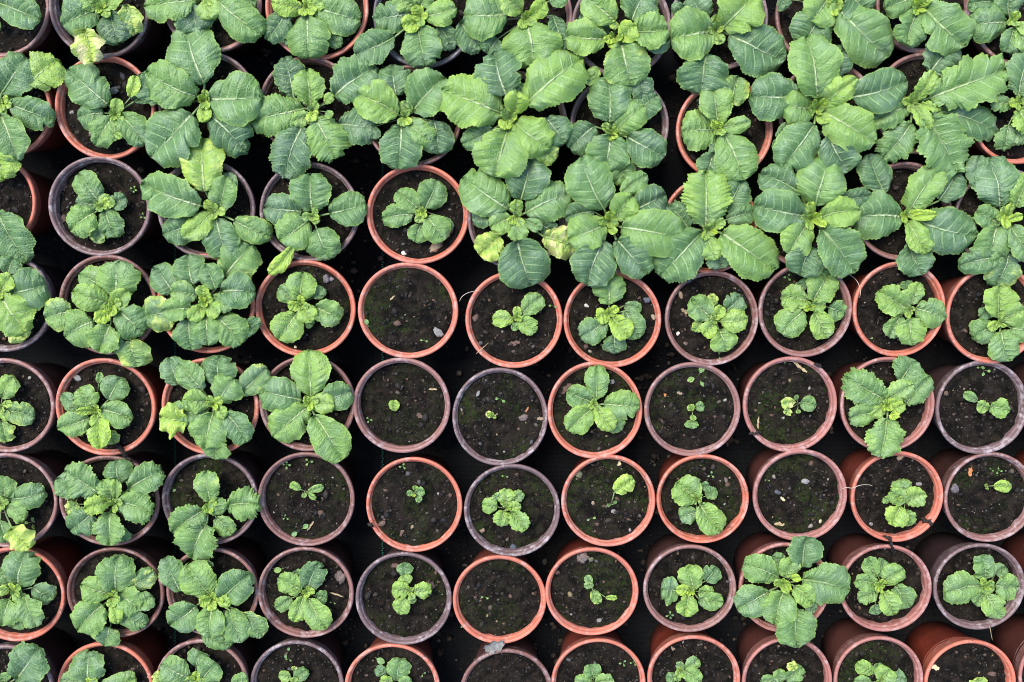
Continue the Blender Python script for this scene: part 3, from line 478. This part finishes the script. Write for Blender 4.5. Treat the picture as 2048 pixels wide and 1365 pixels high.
def make_pot(k):
    cx, cy, rx, ry, fin, dep = POTS[k]
    rnd = random.Random(k); dz = rnd.uniform(-.0015, .0015)
    H = RIM_Z + dz; c = at(cx, cy, H)
    sx = rx * mpp(cx, cy, H) * .995
    sy = ry * mpp(cx, cy, H) * (1 + .0) * .998
    root = empty('plant_pot', (c[0], c[1], 0))
    wob, ph = rnd.uniform(0, .006), rnd.uniform(0, 6)
    body = [(.50, .0035), (.665, .0035), (.685, .0), (.70, .001), (.76, .04), (.815, .065), (.868, H - .0265), (.872, H - .0245)]
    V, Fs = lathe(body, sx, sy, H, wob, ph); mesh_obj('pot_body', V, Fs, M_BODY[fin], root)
    j = rnd.uniform(-.006, .006)
    rim = [(.874, H - .0250), (.915, H - .0252), (.926, H - .0235), (.952, H - .008), (.964, H - .0062), (.990, H - .0058), (1.0, H - .0042), (1.0, H - .0022),
           (.991, H - .0006), (.974, H), (.952 + j, H - .0002), (.930 + j, H - .0012), (.921 + j, H - .0032), (.914 + j, H - .0052), (.896 + j, H - .0058), (.889 + j, H - .0068), (.884, H - .012), (.868, H - .022), (.850, H - .035)]
    V, Fs = lathe(rim, sx, sy, H, wob, ph); mesh_obj('rim', V, Fs, M_POT[fin], root)
    # soil
    zs = H - dep / 1000; NR, NS = 34, 72
    tilt = rnd.uniform(0, 6.3); ox, oy = rnd.uniform(0, 50), rnd.uniform(0, 50); ti = .0022
    rr = np.linspace(0, 1, NR) ** .8; A = np.arange(NS) / NS * 2 * math.pi
    R, AA = np.meshgrid(rr[1:], A, indexing='ij')
    X = np.concatenate([[0], (R * np.cos(AA)).ravel()]); Y = np.concatenate([[0], (R * np.sin(AA)).ravel()])
    rad = np.hypot(X, Y)
    def hgt(x, y):
        return .0022 * fbm(x * 6 + ox, y * 6 + oy, 4) + .0016 * np.maximum(0, fbm(x * 16 + oy, y * 16 + ox, 2)) + ti * (x * math.cos(tilt) + y * math.sin(tilt))
    Z = zs + hgt(X, Y) + .0018 * np.clip((rad - .9) / .1, 0, 1) * fbm(X * 5 + 9, Y * 5 + 9, 2)
    V = np.stack([X * sx * .882, Y * sy * .882, Z], -1)
    Fs = [(0, 1 + j, 1 + (j + 1) % NS) for j in range(NS)]
    for i in range(NR - 2):
        for j in range(NS):
            q = (j + 1) % NS; a = 1 + i * NS
            Fs.append((a + j, a + NS + j, a + NS + q, a + q))
    nb = len(V); mi = [0] * len(Fs); cols = [np.tile((.02, .015, .012, 1), (nb, 1))]; VV = [V]
    iv, jf = ico(); off = nb
    for q in range(260):
        rr_ = math.sqrt(rnd.random()) * .97; aa = rnd.uniform(0, 6.283)
        s = rnd.choice((.0004, .0006, .0008, .0010, .0015, .0020)) * rnd.uniform(.7, 1.3)
        if rnd.random() < .06: s *= 1.9
        x, y = rr_ * math.cos(aa), rr_ * math.sin(aa)
        fib = q % 16 == 0
        m = iv * (1 + RNG.uniform(-.28, .28, (len(iv), 1))) * (np.array([rnd.uniform(.002, .0055), .00028, .00028]) if fib else np.array([s * rnd.uniform(.8, 1.7), s, s * .7]))
        an = rnd.uniform(0, 6.28); ca, sa = math.cos(an), math.sin(an)
        m = np.stack([m[:, 0] * ca - m[:, 1] * sa, m[:, 0] * sa + m[:, 1] * ca, m[:, 2]], -1)
        m = m + np.array([x * sx * .875, y * sy * .875, zs + float(hgt(np.array(x), np.array(y))) + s * .25])
        VV.append(m); Fs += [tuple(b + off for b in f) for f in jf]; mi += [1] * len(jf); off += len(iv)
        g = rnd.random()
        if g < .84: cc = [(.010, .008, .006), (.020, .015, .011), (.005, .004, .0035), (.036, .026, .019)][rnd.randrange(4)]
        elif g < .975: cc = [(.10, .075, .055), (.085, .08, .075), (.12, .07, .045)][rnd.randrange(3)]
        else: s *= .6; cc = [(.30, .26, .20), (.26, .20, .10), (.34, .31, .27)][rnd.randrange(3)]; 
        if fib: cc = rnd.choice([(.13, .095, .06), (.20, .15, .09), (.07, .05, .035), (.04, .03, .02)])
        cols.append(np.tile(cc + (1,), (len(iv), 1)))
    so = mesh_obj('soil', np.concatenate(VV), Fs, [M_SOIL, M_CRUMB], root, midx=mi)
    cattr(so.data, 'col', np.concatenate(cols))
    moss = {'p44': 1.6, 'p68': 1.3, 'p58': 1.0, 'p56': .6, 'p43': .5, 'p63': .6, 'p76': .7, 'p46': .4, 'p62': .9, 'p55': .9, 'p66': .9, 'p67': .7, 'p75': .5, 'p57': .9, 'p74': .6, 'p65': .7, 'p64': .6, 'p48': .5, 'p6a': .9, 'p89': .9, 'p54': .4}.get(k, .15)
    fattr(so.data, 'moss', np.full(off, moss))
    if moss >= .5:                                            # short moss and fibre tufts on the damp pots
        MV, MF = [], []
        for q in range(int(900 * moss)):
            x, y = rnd.uniform(-1, 1), rnd.uniform(-1, 1)
            if x * x + y * y > .85 or float(fbm(np.array(x * 3 + ox), np.array(y * 3 + oy), 2)) < .12: continue
            z = zs + float(hgt(np.array(x), np.array(y))); a = rnd.uniform(0, 6.28); l = rnd.uniform(.001, .0032); w = .00022
            px, py = x * sx * .87, y * sy * .87; b = len(MV); dx, dy = math.cos(a), math.sin(a)
            MV += [(px - dy * w, py + dx * w, z - .0003), (px + dy * w, py - dx * w, z - .0003), (px + dx * l * .8, py + dy * l * .8, z + l * .55)]
            MF.append((b, b + 1, b + 2))
        if MF: mesh_obj('moss', MV, MF, M_MOSS, so, smooth=False, kind='stuff')
    GEO[k] = dict(c=c, sx=sx, sy=sy, zs=zs, H=H, px=(cx, cy, rx, ry), fin=fin, h=lambda x, y: float(hgt(np.array(x), np.array(y))))
    if k in L:
        w = [abs(complex(q[2] - L[k][1], q[3] - L[k][2])) for q in L[k][4]]; m = max(w)
        what = 'a large leafy plant' if m > 420 else 'a mid-sized leafy plant' if m > 250 else 'a small leafy seedling' if m > 120 else 'one tiny seedling'
    else: what = 'only bare soil'
    tag(root, f"{FIN[fin]} plastic pot with {what}, {place_words(k)}", 'plant pot', 'round plastic plant pots in rows')
    return root
for k in POTS: make_pot(k)

# ---------------------------------------------------------------- LEAVES
def smooth01(x): x = np.clip(x, 0, 1); return x * x * (3 - 2 * x)
def leaf(k, root, rc, tile, cx, cy, lf, rank, n, lift, rs):
    """one leaf: blade grid plus stalk, built in metres around the crown at rc"""
    bx, by, tx, ty, w, tone = lf[:6]; dmg = lf[6] if len(lf) > 6 else 0
    P0 = np.array(tp(tile, cx, cy)); B = np.array(tp(tile, bx, by)); T = np.array(tp(tile, tx, ty)); wpx = w * 540 / 2048
    g = GEO[k]; Lpx = np.linalg.norm(T - B)
    # sizes in metres
    m0 = mpp(P0[0], P0[1], g['zs'] + .02); Lm = Lpx * m0; Wm = wpx * m0 * .5 * 1.08
    young = max(0, tone - .55)
    slope = .10 + .42 * (rank / max(1, n - 1)) ** 1.3 + young * .9
    if Lm < .012: slope += .3
    droop = 2.2
    def zof(px, py, d):
        z = rc[2] + .0008 * rank + slope * d - droop * d * d + lift / 1000 * min(1.0, d / .03)
        ex = math.hypot((px - g['px'][0]) / g['px'][2], (py - g['px'][1]) / g['px'][3])
        cl = RIM_Z + .0035 + lift / 1000 * .7 + .0008 * rank
        f = float(smooth01((ex - .62) / .24))
        if z < cl: z = z + (cl - z) * f
        return max(z, g['zs'] + .0025)
    bend = rs.uniform(-.05, .05)
    ax = (T - B); nrm = np.array([-ax[1], ax[0]])
    def mid(s):
        p = B + ax * s + nrm * bend * math.sin(math.pi * s)
        d = np.linalg.norm(p - P0) * m0
        z = zof(p[0], p[1], d) + Lm * .055 * math.sin(math.pi * min(1, max(0, s)))
        return at(p[0], p[1], z)
    teeth = int(np.clip(Lpx * 3.793 / 15, 7, 24)); NRr = teeth * 4; NC = 23 if Lm > .03 else 15 if Lm > .02 else 11
    S = np.linspace(0, 1, 25); MC = np.array([mid(s) for s in S])
    def M(s):
        s = np.clip(s, 0, 1); return np.stack([np.interp(s, S, MC[:, q]) for q in range(3)], -1)
    axw = MC[-1] - MC[0]; axh = axw.copy(); axh[2] = 0; axh /= max(1e-6, np.linalg.norm(axh)); side = np.array([axh[1], -axh[0], 0.])
    t = (np.arange(NRr + 1)) / NRr; ph = math.pi * t
    y0 = (1 - np.cos(ph)) / 2; x0 = np.sin(ph) ** .80
    prof = (.80 + .46 * y0 - .26 * y0 ** 2) / .99
    if Lpx * 3.793 / max(1, w) > 1.15: prof = (.70 + .76 * y0 - .46 * y0 ** 2) / 1.0          # longer leaves taper into the stalk
    nv = max(5, min(10, int(Lm / .0062) + 3))
    u = np.linspace(-1, 1, NC); U, Tt = np.meshgrid(u, t)
    Vx = np.zeros((NRr + 1, NC)); Vy = np.zeros_like(Vx)
    seeds = [rs.uniform(0, 6.28) for _ in range(8)]; rough = rs.uniform(.6, 1.3)
    for sgn in (-1, 1):
        a1, a2, a3 = (rs.uniform(0, 6.28) for _ in range(3))
        low = .026 * np.sin(3 * ph + a1) + .020 * np.sin(7 * ph + a2) * rough + .024 * np.sin(13 * ph + a3) * rough * (3.4 if k == 'p29' else 2.0 if k in JAG else 1)
        tooth = np.abs(np.sin(math.pi * teeth * (t + .012 * np.sin(9 * t + a2)) + .35)) - .55
        jag = 1.9 if k in JAG else .85
        amp = (.046 if Lm > .02 else .058) * rough * jag * (1 + .7 * vnoise(t * 9 + seeds[4] * 3, t * 0 + seeds[5] * 3))
        ex = x0 * prof; ey = y0.copy()
        env = smooth01(t / .12)
        if rs.random() < .13 and Lm > .014:                   # a bite or tear in the margin
            b0, bw, bd = rs.uniform(.9, 2.7), rs.uniform(.06, .16), rs.uniform(.15, .42); low = low - bd * np.exp(-((ph - b0) / bw) ** 2)
        sc = 1 + (low + amp * tooth) * env
        exx = ex * sc; eyy = .5 + (ey - .5) * sc
        m = y0 - .15 * np.sin(ph) ** 2
        msk = (u * sgn) > 1e-6 if sgn > 0 else (u <= 1e-6)
        au = np.abs(u[msk])[None, :]
        Vx[:, msk] = sgn * exx[:, None] * au
        Vy[:, msk] = m[:, None] + (eyy - m)[:, None] * au ** 1.1
    C = M(Vy.ravel()).reshape(Vy.shape + (3,))
    over = np.where(Vy > 1, Vy - 1, np.where(Vy < 0, Vy, 0))[..., None] * axw
    aU = np.abs(U)
    env = np.sin(math.pi * Tt) ** .5
    # cross-section: raised halves beside a sunken midrib, edges turned down, quilting between the side veins, wavy margin
    VN = Tt * nv + .16 * vnoise(Tt * 4 + seeds[6] * 3, U * 1.4 + seeds[7] * 4 + 4) + np.where(U > 0, .45, 0) - .45 * aU ** 2
    q = np.abs(np.sin(math.pi * VN)); qa = .65 + .6 * vnoise(Tt * 5 + seeds[1] * 4, U * 1.7 + seeds[0] * 4 + 4)
    zc = Wm * (.22 * aU * (1 - Tt) ** .7 * (1 if slope > .3 else .55) + .14 * np.sin(np.pi * np.clip(aU * 1.05, 0, 1)) - (.16 + .12 * (rs.random() < .3)) * aU ** 3 * (.4 + .6 * Tt))
    zc = zc + min(.0033, .07 * Lm) * qa * (q ** .6 - .5) * np.sin(np.pi * np.clip(aU, 0.03, 1)) ** .6 * env * 1.15
    zc = zc + Wm * (.14 + .2 * (dmg > .3)) * rough * aU ** 2.2 * (np.sin(5 * ph + seeds[0])[:, None] * (U > 0) + np.sin(6 * ph + seeds[1])[:, None] * (U <= 0)) * env
    zc = zc + min(.0006, .015 * Lm) * (1 - 1.6 * np.abs(fbm(Vx * Wm * 210 + seeds[2] * 5 + 20, Vy * Lm * 210 + seeds[3] * 5 + 20, 2))) + Wm * .10 * fbm(Vx * 1.3 + seeds[4], Vy * 2.2 + seeds[5] + 3, 2)
    # a slight roll of the whole blade
    zc = zc + Wm * rs.uniform(-.16, .16) * Vx
    fold = rs.uniform(-.12, .34) * (1 if Lm > .012 else .4)
    zc = zc + Wm * fold * aU * (1 - .4 * Tt) - Lm * rs.uniform(0, .16) * np.clip(Vy, 0, 1) ** 3
    Pn = C + over + side * (Vx * Wm)[..., None]; Pn[..., 2] += zc
    V = Pn.reshape(-1, 3) - rc
    Fs = [(i * NC + j, (i + 1) * NC + j, (i + 1) * NC + j + 1, i * NC + j + 1) for i in range(NRr) for j in range(NC - 1)]
    across = U.ravel(); along = np.clip(Vy, 0, 1).ravel(); vein = VN.ravel()
    # stalk from the crown to the blade, running on under the midrib
    s0 = rc + np.array([rs.uniform(-.001, .001), rs.uniform(-.001, .001), -.001])
    pts = [s0, s0 * .5 + MC[0] * .5 + np.array([0, 0, .001 + slope * .002]), MC[0], M(.15), M(.35), M(.55)]
    r0 = float(np.clip(Lm * .028, .0005, .0017)); rad = [r0 * 1.05, r0 * .95, r0 * .9, r0 * .7, r0 * .45, r0 * .15]
    vl = [-1, -.5, -.05, -.02, -.02, -.02]; nb = len(V); TV = []
    for i, (p, r) in enumerate(zip(pts, rad)):
        d = (pts[min(i + 1, 5)] - pts[max(i - 1, 0)]); d = d / max(1e-9, np.linalg.norm(d))
        sdv = np.cross(d, [0, 0, 1.]); sdv = sdv / max(1e-6, np.linalg.norm(sdv)); up = np.cross(sdv, d)
        low = 0 if i < 3 else -.0008
        for a in range(6):
            aa = a / 6 * 2 * math.pi
            TV.append(p + (sdv * math.cos(aa) + up * math.sin(aa)) * r + np.array([0, 0, low]) - rc)
    for i in range(5):
        for a in range(6):
            b = (a + 1) % 6; Fs.append((nb + i * 6 + a, nb + i * 6 + b, nb + (i + 1) * 6 + b, nb + (i + 1) * 6 + a))
    V = np.concatenate([V, np.array(TV)])
    o = mesh_obj('leaf', V, Fs, M_LEAF, root); nn = len(V)
    fattr(o.data, 'across', np.concatenate([across, np.full(36, .5)])); fattr(o.data, 'along', np.concatenate([along, np.repeat(vl, 6)]))
    fattr(o.data, 'vein', np.concatenate([vein, np.full(36, .5)])); fattr(o.data, 'tone', np.full(nn, tone)); fattr(o.data, 'damage', np.full(nn, dmg))
    if dmg >= .45: o['label'] = 'yellowed leaf with bleached patches'
    return o
JAG = {'p29', 'p23', 'p2a', 'p62', 'p59', 'p37', 'p61', 'p69', 'p65'}
for k, (tile, cx, cy, lift, lvs) in L.items():
    lvs = [tuple(q[:5]) + ((q[5] + (.10 if k[1] in '45678' else .02),) + tuple(q[6:])) for q in lvs]
    e0 = max(abs(complex(q[2] - cx, q[3] - cy)) for q in lvs)
    if e0 > 150 and len(lvs) > 4:                                              # the tight heart of young upright leaves
        hr = random.Random('heart' + k); a0 = hr.uniform(0, 6.28); nh = 4 if e0 > 250 else 3
        for i in range(nh):
            a = a0 + i * 6.28 / nh + hr.uniform(-.4, .4); ll = hr.uniform(.12, .21) * min(e0, 420) * (1.15 - .15 * i); w = ll * hr.uniform(.75, .95)
            lvs.append((cx + 4 * math.cos(a), cy + 4 * math.sin(a), cx + ll * math.cos(a), cy + ll * math.sin(a), w, hr.uniform(.62, .88)))

    g = GEO[k]; p = tp(tile, cx, cy); ext = max(abs(complex(q[2] - cx, q[3] - cy)) for q in lvs)
    zc = g['zs'] + .002 + .012 * min(1, ext / 400) ** 1.2
    rc = at(p[0], p[1], zc)
    x, y = (rc[0] - g['c'][0]) / g['sx'] / .88, (rc[1] - g['c'][1]) / g['sy'] / .88
    root = empty('primrose_seedling', rc); rs = random.Random('leaf' + k)
    for i, lf in enumerate(lvs): leaf(k, root, rc, tile, cx, cy, lf, i, len(lvs), lift, rs)
    yel = any(len(q) > 6 and q[6] >= .45 for q in lvs)
    size = 'large spreading' if ext > 420 else 'mid-sized' if ext > 250 else 'small' if ext > 120 else 'tiny'
    tag(root, f"{size} green primrose{' with yellowing leaf' if yel else ''} in {FIN[g['fin']]} pot, {place_words(k)}", 'seedling', 'primrose seedlings growing in the pots')

# pots that stand just outside the photograph, so the rows go on: copies of built pots and plants
def copy_tree(o, parent=None):
    c = o.copy(); COL.objects.link(c)
    for q in ('label', 'category', 'group'):
        if q in o and parent is not None and q in c: del c[q]
    c.parent = parent
    for ch in list(o.children): copy_tree(ch, c)
    return c
POTO = {k: o for k, o in zip(POTS, [o for o in COL.objects if o.name.startswith('plant_pot')])}
PLO = {k: o for k, o in zip(L, [o for o in COL.objects if o.name.startswith('primrose_seedling')])}
outside = [(x * 206 - 5, -190, 1) for x in range(-1, 12)] + [(x * 193 + 15, 1548, 0) for x in range(-1, 13)]
outside += [(-208, y, 1) for y in (10, 215)] + [(-235, 402, 1), (-200, 604, 1), (-192, 812, 1), (-187, 1002, 1), (-170, 1190, 0), (-186, 1383, 0)]
outside += [(2246, 30, 0), (2242, 228, 1), (2210, 435, 1), (2184, 632, 0), (2345, 806, 0), (2355, 990, 0), (2338, 1172, 1), (2320, 1352, 0)]
rs = random.Random(5); cnt = {}
for (x, y, pl) in outside:
    sd_ = 'top' if y < -100 else 'bottom' if y > 1500 else 'left' if x < 0 else 'right'
    cnt[sd_] = cnt.get(sd_, 0) + 1; nth = f"{(ORD + ['thirteenth', 'fourteenth'])[cnt[sd_] - 1]} along"

    src = rs.choice(['p33', 'p43', 'p46', 'p31', 'p48', 'p51', 'p71', 'p73', 'p34'])
    psrc = rs.choice(['p31', 'p43', 'p46', 'p51', 'p54', 'p73', 'p71', 'p62', 'p57', 'p89'])
    c = at(x, y, RIM_Z); sc_ = 1.0
    o = copy_tree(POTO[psrc]); o.location = (c[0], c[1], 0); o.rotation_euler = (0, 0, rs.uniform(-.15, .15))
    o['label'] = f"plastic pot just beyond the {sd_} edge of the picture, {nth}"
    if pl:
        q = copy_tree(PLO[src]); d = PLO[src].location - POTO[src].location
        q.location = (c[0] + d.x, c[1] + d.y, GEO[psrc]['zs'] + (PLO[src].location.z - GEO[src]['zs'])); q.rotation_euler = (0, 0, rs.uniform(-.3, .3))
        q['label'] = f"green primrose just beyond the {sd_} edge of the picture, {nth}"

# ---------------------------------------------------------------- WEEDS, STONES, ROOTS
def host(px, py):
    return min(GEO, key=lambda k: math.hypot((px - GEO[k]['px'][0]) / GEO[k]['px'][2], (py - GEO[k]['px'][1]) / GEO[k]['px'][3]))
def where(k, px, py):
    g = GEO[k]['px']; dx, dy = (px - g[0]) / g[2], (py - g[1]) / g[3]
    if math.hypot(dx, dy) < .22: return 'middle'
    a = math.degrees(math.atan2(-dy, dx)) % 360
    return ['right', 'upper right', 'top', 'upper left', 'left', 'lower left', 'bottom', 'lower right'][int((a + 22.5) // 45) % 8]
USED = {}
def uniq(base, k, px, py):
    lab = f"{base}, {where(k, px, py)} of {FIN[GEO[k]['fin']]} pot {place_words(k)}"
    if lab in USED:
        r = math.hypot((px - GEO[k]['px'][0]) / GEO[k]['px'][2], (py - GEO[k]['px'][1]) / GEO[k]['px'][3])
        lab = lab.replace(base, base + (' nearer the rim' if r > USED[lab] else ' nearer the centre'))
    if lab in USED: print('DUPLICATE', lab)
    USED[lab] = math.hypot((px - GEO[k]['px'][0]) / GEO[k]['px'][2], (py - GEO[k]['px'][1]) / GEO[k]['px'][3])
    return lab
def surf(k, px, py):
    g = GEO[k]; p = at(px, py, g['zs']); x = (p[0] - g['c'][0]) / g['sx'] / .882; y = (p[1] - g['c'][1]) / g['sy'] / .882
    z = g['zs'] + g['h'](x, y); return at(px, py, z)
NUM = {1: 'one', 2: 'two', 3: 'three', 4: 'four'}
for (tile, x, y, nl, ln) in WEEDS:
    if nl == 0: continue
    px, py = tp(tile, x, y); k = host(px, py); p = surf(k, px, py); rs = random.Random(x * 7 + y)
    root = empty('weed_sprout', p); l = ln * (.82 if ln < 50 else 1) * 540 / 2048 * mpp(px, py, p[2]); a0 = rs.uniform(0, 6.28)
    for i in range(nl):
        a = a0 + i * 2 * math.pi / max(nl, 1) + rs.uniform(-.25, .25); w = l * .30; tl = l * .45
        ca, sa = math.cos(a), math.sin(a); V, Fs, al = [], [], []
        for r in range(9):
            s = r / 8; hw = w * math.sin(math.pi * min(1, s * .97 + .015)) ** .7 + .00008
            for u in (-1, -.5, 0, .5, 1):
                d = tl + l * s * .8; xx = d * ca - u * hw * sa; yy = d * sa + u * hw * ca
                V.append((xx, yy, .0022 + .0012 * math.sin(s * 2.6) + .0006 * abs(u) - .0006 * s)); al.append(s)
        for r in range(8):
            for c in range(4): Fs.append((r * 5 + c, (r + 1) * 5 + c, (r + 1) * 5 + c + 1, r * 5 + c + 1))
        b = len(V)
        for q, (dd, zz) in enumerate(((0, -.0005), (tl, .0022))):
            for (ox_, oz_) in ((-1, -1), (1, -1), (1, 1), (-1, 1)):
                s_ = .00022; V.append((dd * ca - ox_ * s_ * sa, dd * sa + ox_ * s_ * ca, zz + oz_ * s_)); al.append(0)
        for q in range(4): Fs.append((b + q, b + (q + 1) % 4, b + 4 + (q + 1) % 4, b + 4 + q))
        o = mesh_obj('leaflet', V, Fs, M_LEAF, root); n = len(V)
        fattr(o.data, 'across', np.full(n, .5)); fattr(o.data, 'along', al); fattr(o.data, 'vein', np.full(n, .5))
        fattr(o.data, 'tone', np.full(n, .42 + rs.uniform(-.1, .15))); fattr(o.data, 'damage', np.zeros(n))
    tag(root, uniq(f"{'tiny' if ln < 50 else 'little'} {NUM[nl]}-leaved weed", k, px, py), 'weed', 'tiny weeds sprouting on the soil')
KN = {'s': ('stone', 'stone'), 'c': ('soil_lump', 'soil lump'), 'w': ('wood_chip', 'plant debris')}
CN = {'straw': 'straw-coloured', 'slate': 'dark slate', 'clay': 'clay-brown', 'rust': 'orange-brown'}
def blob(rs, subs):
    import bmesh
    bm = bmesh.new(); bmesh.ops.create_icosphere(bm, subdivisions=subs, radius=1)
    V = np.array([v.co[:] for v in bm.verts]); Fs = [tuple(v.index for v in f.verts) for f in bm.faces]; bm.free(); return V, Fs
for (tile, x, y, ln, wd, ang, colr, kd) in STONES:
    px, py = tp(tile, x, y); k = host(px, py); rs = random.Random(x * 3 + y)
    if ln < 12: continue
    g = GEO[k]['px']; er = math.hypot((px - g[0]) / g[2], (py - g[1]) / g[3])
    p = surf(k, px, py) if er < .9 else at(px, py, RIM_Z + .0012)
    s = 540 / 2048 * mpp(px, py, p[2]) * .5; a, b = ln * s, wd * s
    if kd == 'w':                                            # flat ragged flake or stalk, slightly curled
        V, Fs = [], []; nx, ny = 9, 4; th = max(.00035, min(a, b) * .10)
        for lay in (1, -1):
            for i in range(nx + 1):
                for j in range(ny + 1):
                    u, v = i / nx * 2 - 1, j / ny * 2 - 1
                    e = (1 - .55 * abs(u) ** 3) * (1 + .28 * math.sin(u * 7 + x) * (1 if v > 0 else -1) * min(1, b / .001))
                    V.append((u * a * (1 + .1 * math.sin(v * 5 + y)), v * b * e, lay * th + .10 * a * u * u + .25 * b * v * v * math.sin(x) + .0008))
        N1 = (nx + 1) * (ny + 1)
        for i in range(nx):
            for j in range(ny):
                q = i * (ny + 1) + j; Fs.append((q, q + ny + 1, q + ny + 2, q + 1)); Fs.append((N1 + q, N1 + q + 1, N1 + q + ny + 2, N1 + q + ny + 1))
        edge = [i * (ny + 1) for i in range(nx + 1)] + [nx * (ny + 1) + j for j in range(1, ny + 1)] + [i * (ny + 1) + ny for i in range(nx - 1, -1, -1)] + [j for j in range(ny - 1, 0, -1)]
        for i in range(len(edge)):
            e0, e1 = edge[i], edge[(i + 1) % len(edge)]; Fs.append((e0, e1, N1 + e1, N1 + e0))
        V = np.array(V)
    else:
        V, Fs = blob(rs, 3); d = V.copy(); o1, o2 = rs.uniform(0, 40), rs.uniform(0, 40)
        fr = (1.3, .22) if kd == 's' else (2.2, .34)
        n = fbm((d[:, 0] + d[:, 2] * .7) * fr[0] + o1 + 5, (d[:, 1] - d[:, 2] * .6) * fr[0] + o2 + 5, 3)
        V = V * (1 + fr[1] * n)[:, None]
        if kd == 's':                                        # a few broken facets
            for _ in range(5):
                nn = np.array([rs.gauss(0, 1) for _ in range(3)]); nn /= np.linalg.norm(nn); dd = V @ nn; cut = rs.uniform(.62, .85)
                V = V - np.maximum(0, dd - cut)[:, None] * nn
        V = V * np.array([a, b, min(a, b) * (.6 if kd == 's' else .45)]); V[:, 2] += min(a, b) * .25
    A = math.radians(ang); ca, sa = math.cos(A), math.sin(A)
    V = np.stack([V[:, 0] * ca - V[:, 1] * sa, V[:, 0] * sa + V[:, 1] * ca, V[:, 2]], -1)
    nm, cat = KN[kd]; thin = kd == 'w' and wd < ln * .3
    base = f"{CN.get(colr, colr)} {'stick' if thin else {'s': 'stone', 'c': 'crumbly lump', 'w': 'flake'}[kd]}"
    o = mesh_obj('twig' if thin else nm, V, Fs, M_ST[colr], loc=p, smooth=kd != 's' or rs.random() < .5)
    tag(o, uniq(base, k, px, py), cat, 'stones and debris lying on the soil')
for (tile, pts, r, mk, lab) in ROOTS:
    P = []; rs_j = random.Random(len(lab))
    for i, (x, y) in enumerate(pts):
        px, py = tp(tile, x, y); k = host(px, py); g = GEO[k]['px']; er = math.hypot((px - g[0]) / g[2], (py - g[1]) / g[3])
        f = min(1, max(0, (er - .80) / .08)); f2 = 1 if er < 1.03 else max(.8, 1 - (er - 1.03) * .5)
        z = (RIM_Z + .0012 + r / 1000) * f * f2 + (GEO[k]['zs'] + .0025) * (1 - f)
        P.append(at(px, py, z))
    Q = []
    for i in range(len(P) - 1):
        p0, p1, p2, p3 = P[max(i - 1, 0)], P[i], P[i + 1], P[min(i + 2, len(P) - 1)]
        for s in np.linspace(0, 1, 10, endpoint=False):
            Q.append(.5 * ((2 * p1) + (p2 - p0) * s + (2 * p0 - 5 * p1 + 4 * p2 - p3) * s * s + (3 * p1 - p0 - 3 * p2 + p3) * s ** 3))
    Q.append(P[-1]); V, Fs = [], []; c0 = Q[len(Q) // 2]; nr = 8; rs = random.Random(lab)
    if mk == 'bark': Q = [q + np.array([rs_j.gauss(0, 1), rs_j.gauss(0, 1), abs(rs_j.gauss(0, 1)) * .5]) * r * .00038 for q in Q]
    for i, q in enumerate(Q):
        d = Q[min(i + 1, len(Q) - 1)] - Q[max(i - 1, 0)]; d /= max(1e-9, np.linalg.norm(d))
        sv = np.cross(d, [0, 0, 1.]); sv /= max(1e-6, np.linalg.norm(sv)); up = np.cross(sv, d)
        e = math.sin(math.pi * min(.97, max(.03, i / (len(Q) - 1)))) ** .4
        for a in range(nr):
            aa = a / nr * 6.2832; rr = r / 1000 * e * (1 + (rs.uniform(-.65, .9) if mk == 'bark' else 0))
            V.append(q - c0 + (sv * math.cos(aa) + up * math.sin(aa)) * rr)
    for i in range(len(Q) - 1):
        for a in range(nr): b = (a + 1) % nr; Fs.append((i * nr + a, i * nr + b, (i + 1) * nr + b, (i + 1) * nr + a))
    Fs.append(tuple(range(nr - 1, -1, -1))); Fs.append(tuple((len(Q) - 1) * nr + a for a in range(nr)))
    o = mesh_obj('root' if mk != 'straw' else 'dry_stalk', V, Fs, {'bark': M_BARK, 'pale': M_PALE, 'straw': M_STRAW}[mk], loc=c0)
    tag(o, lab, 'root' if mk != 'straw' else 'plant debris')
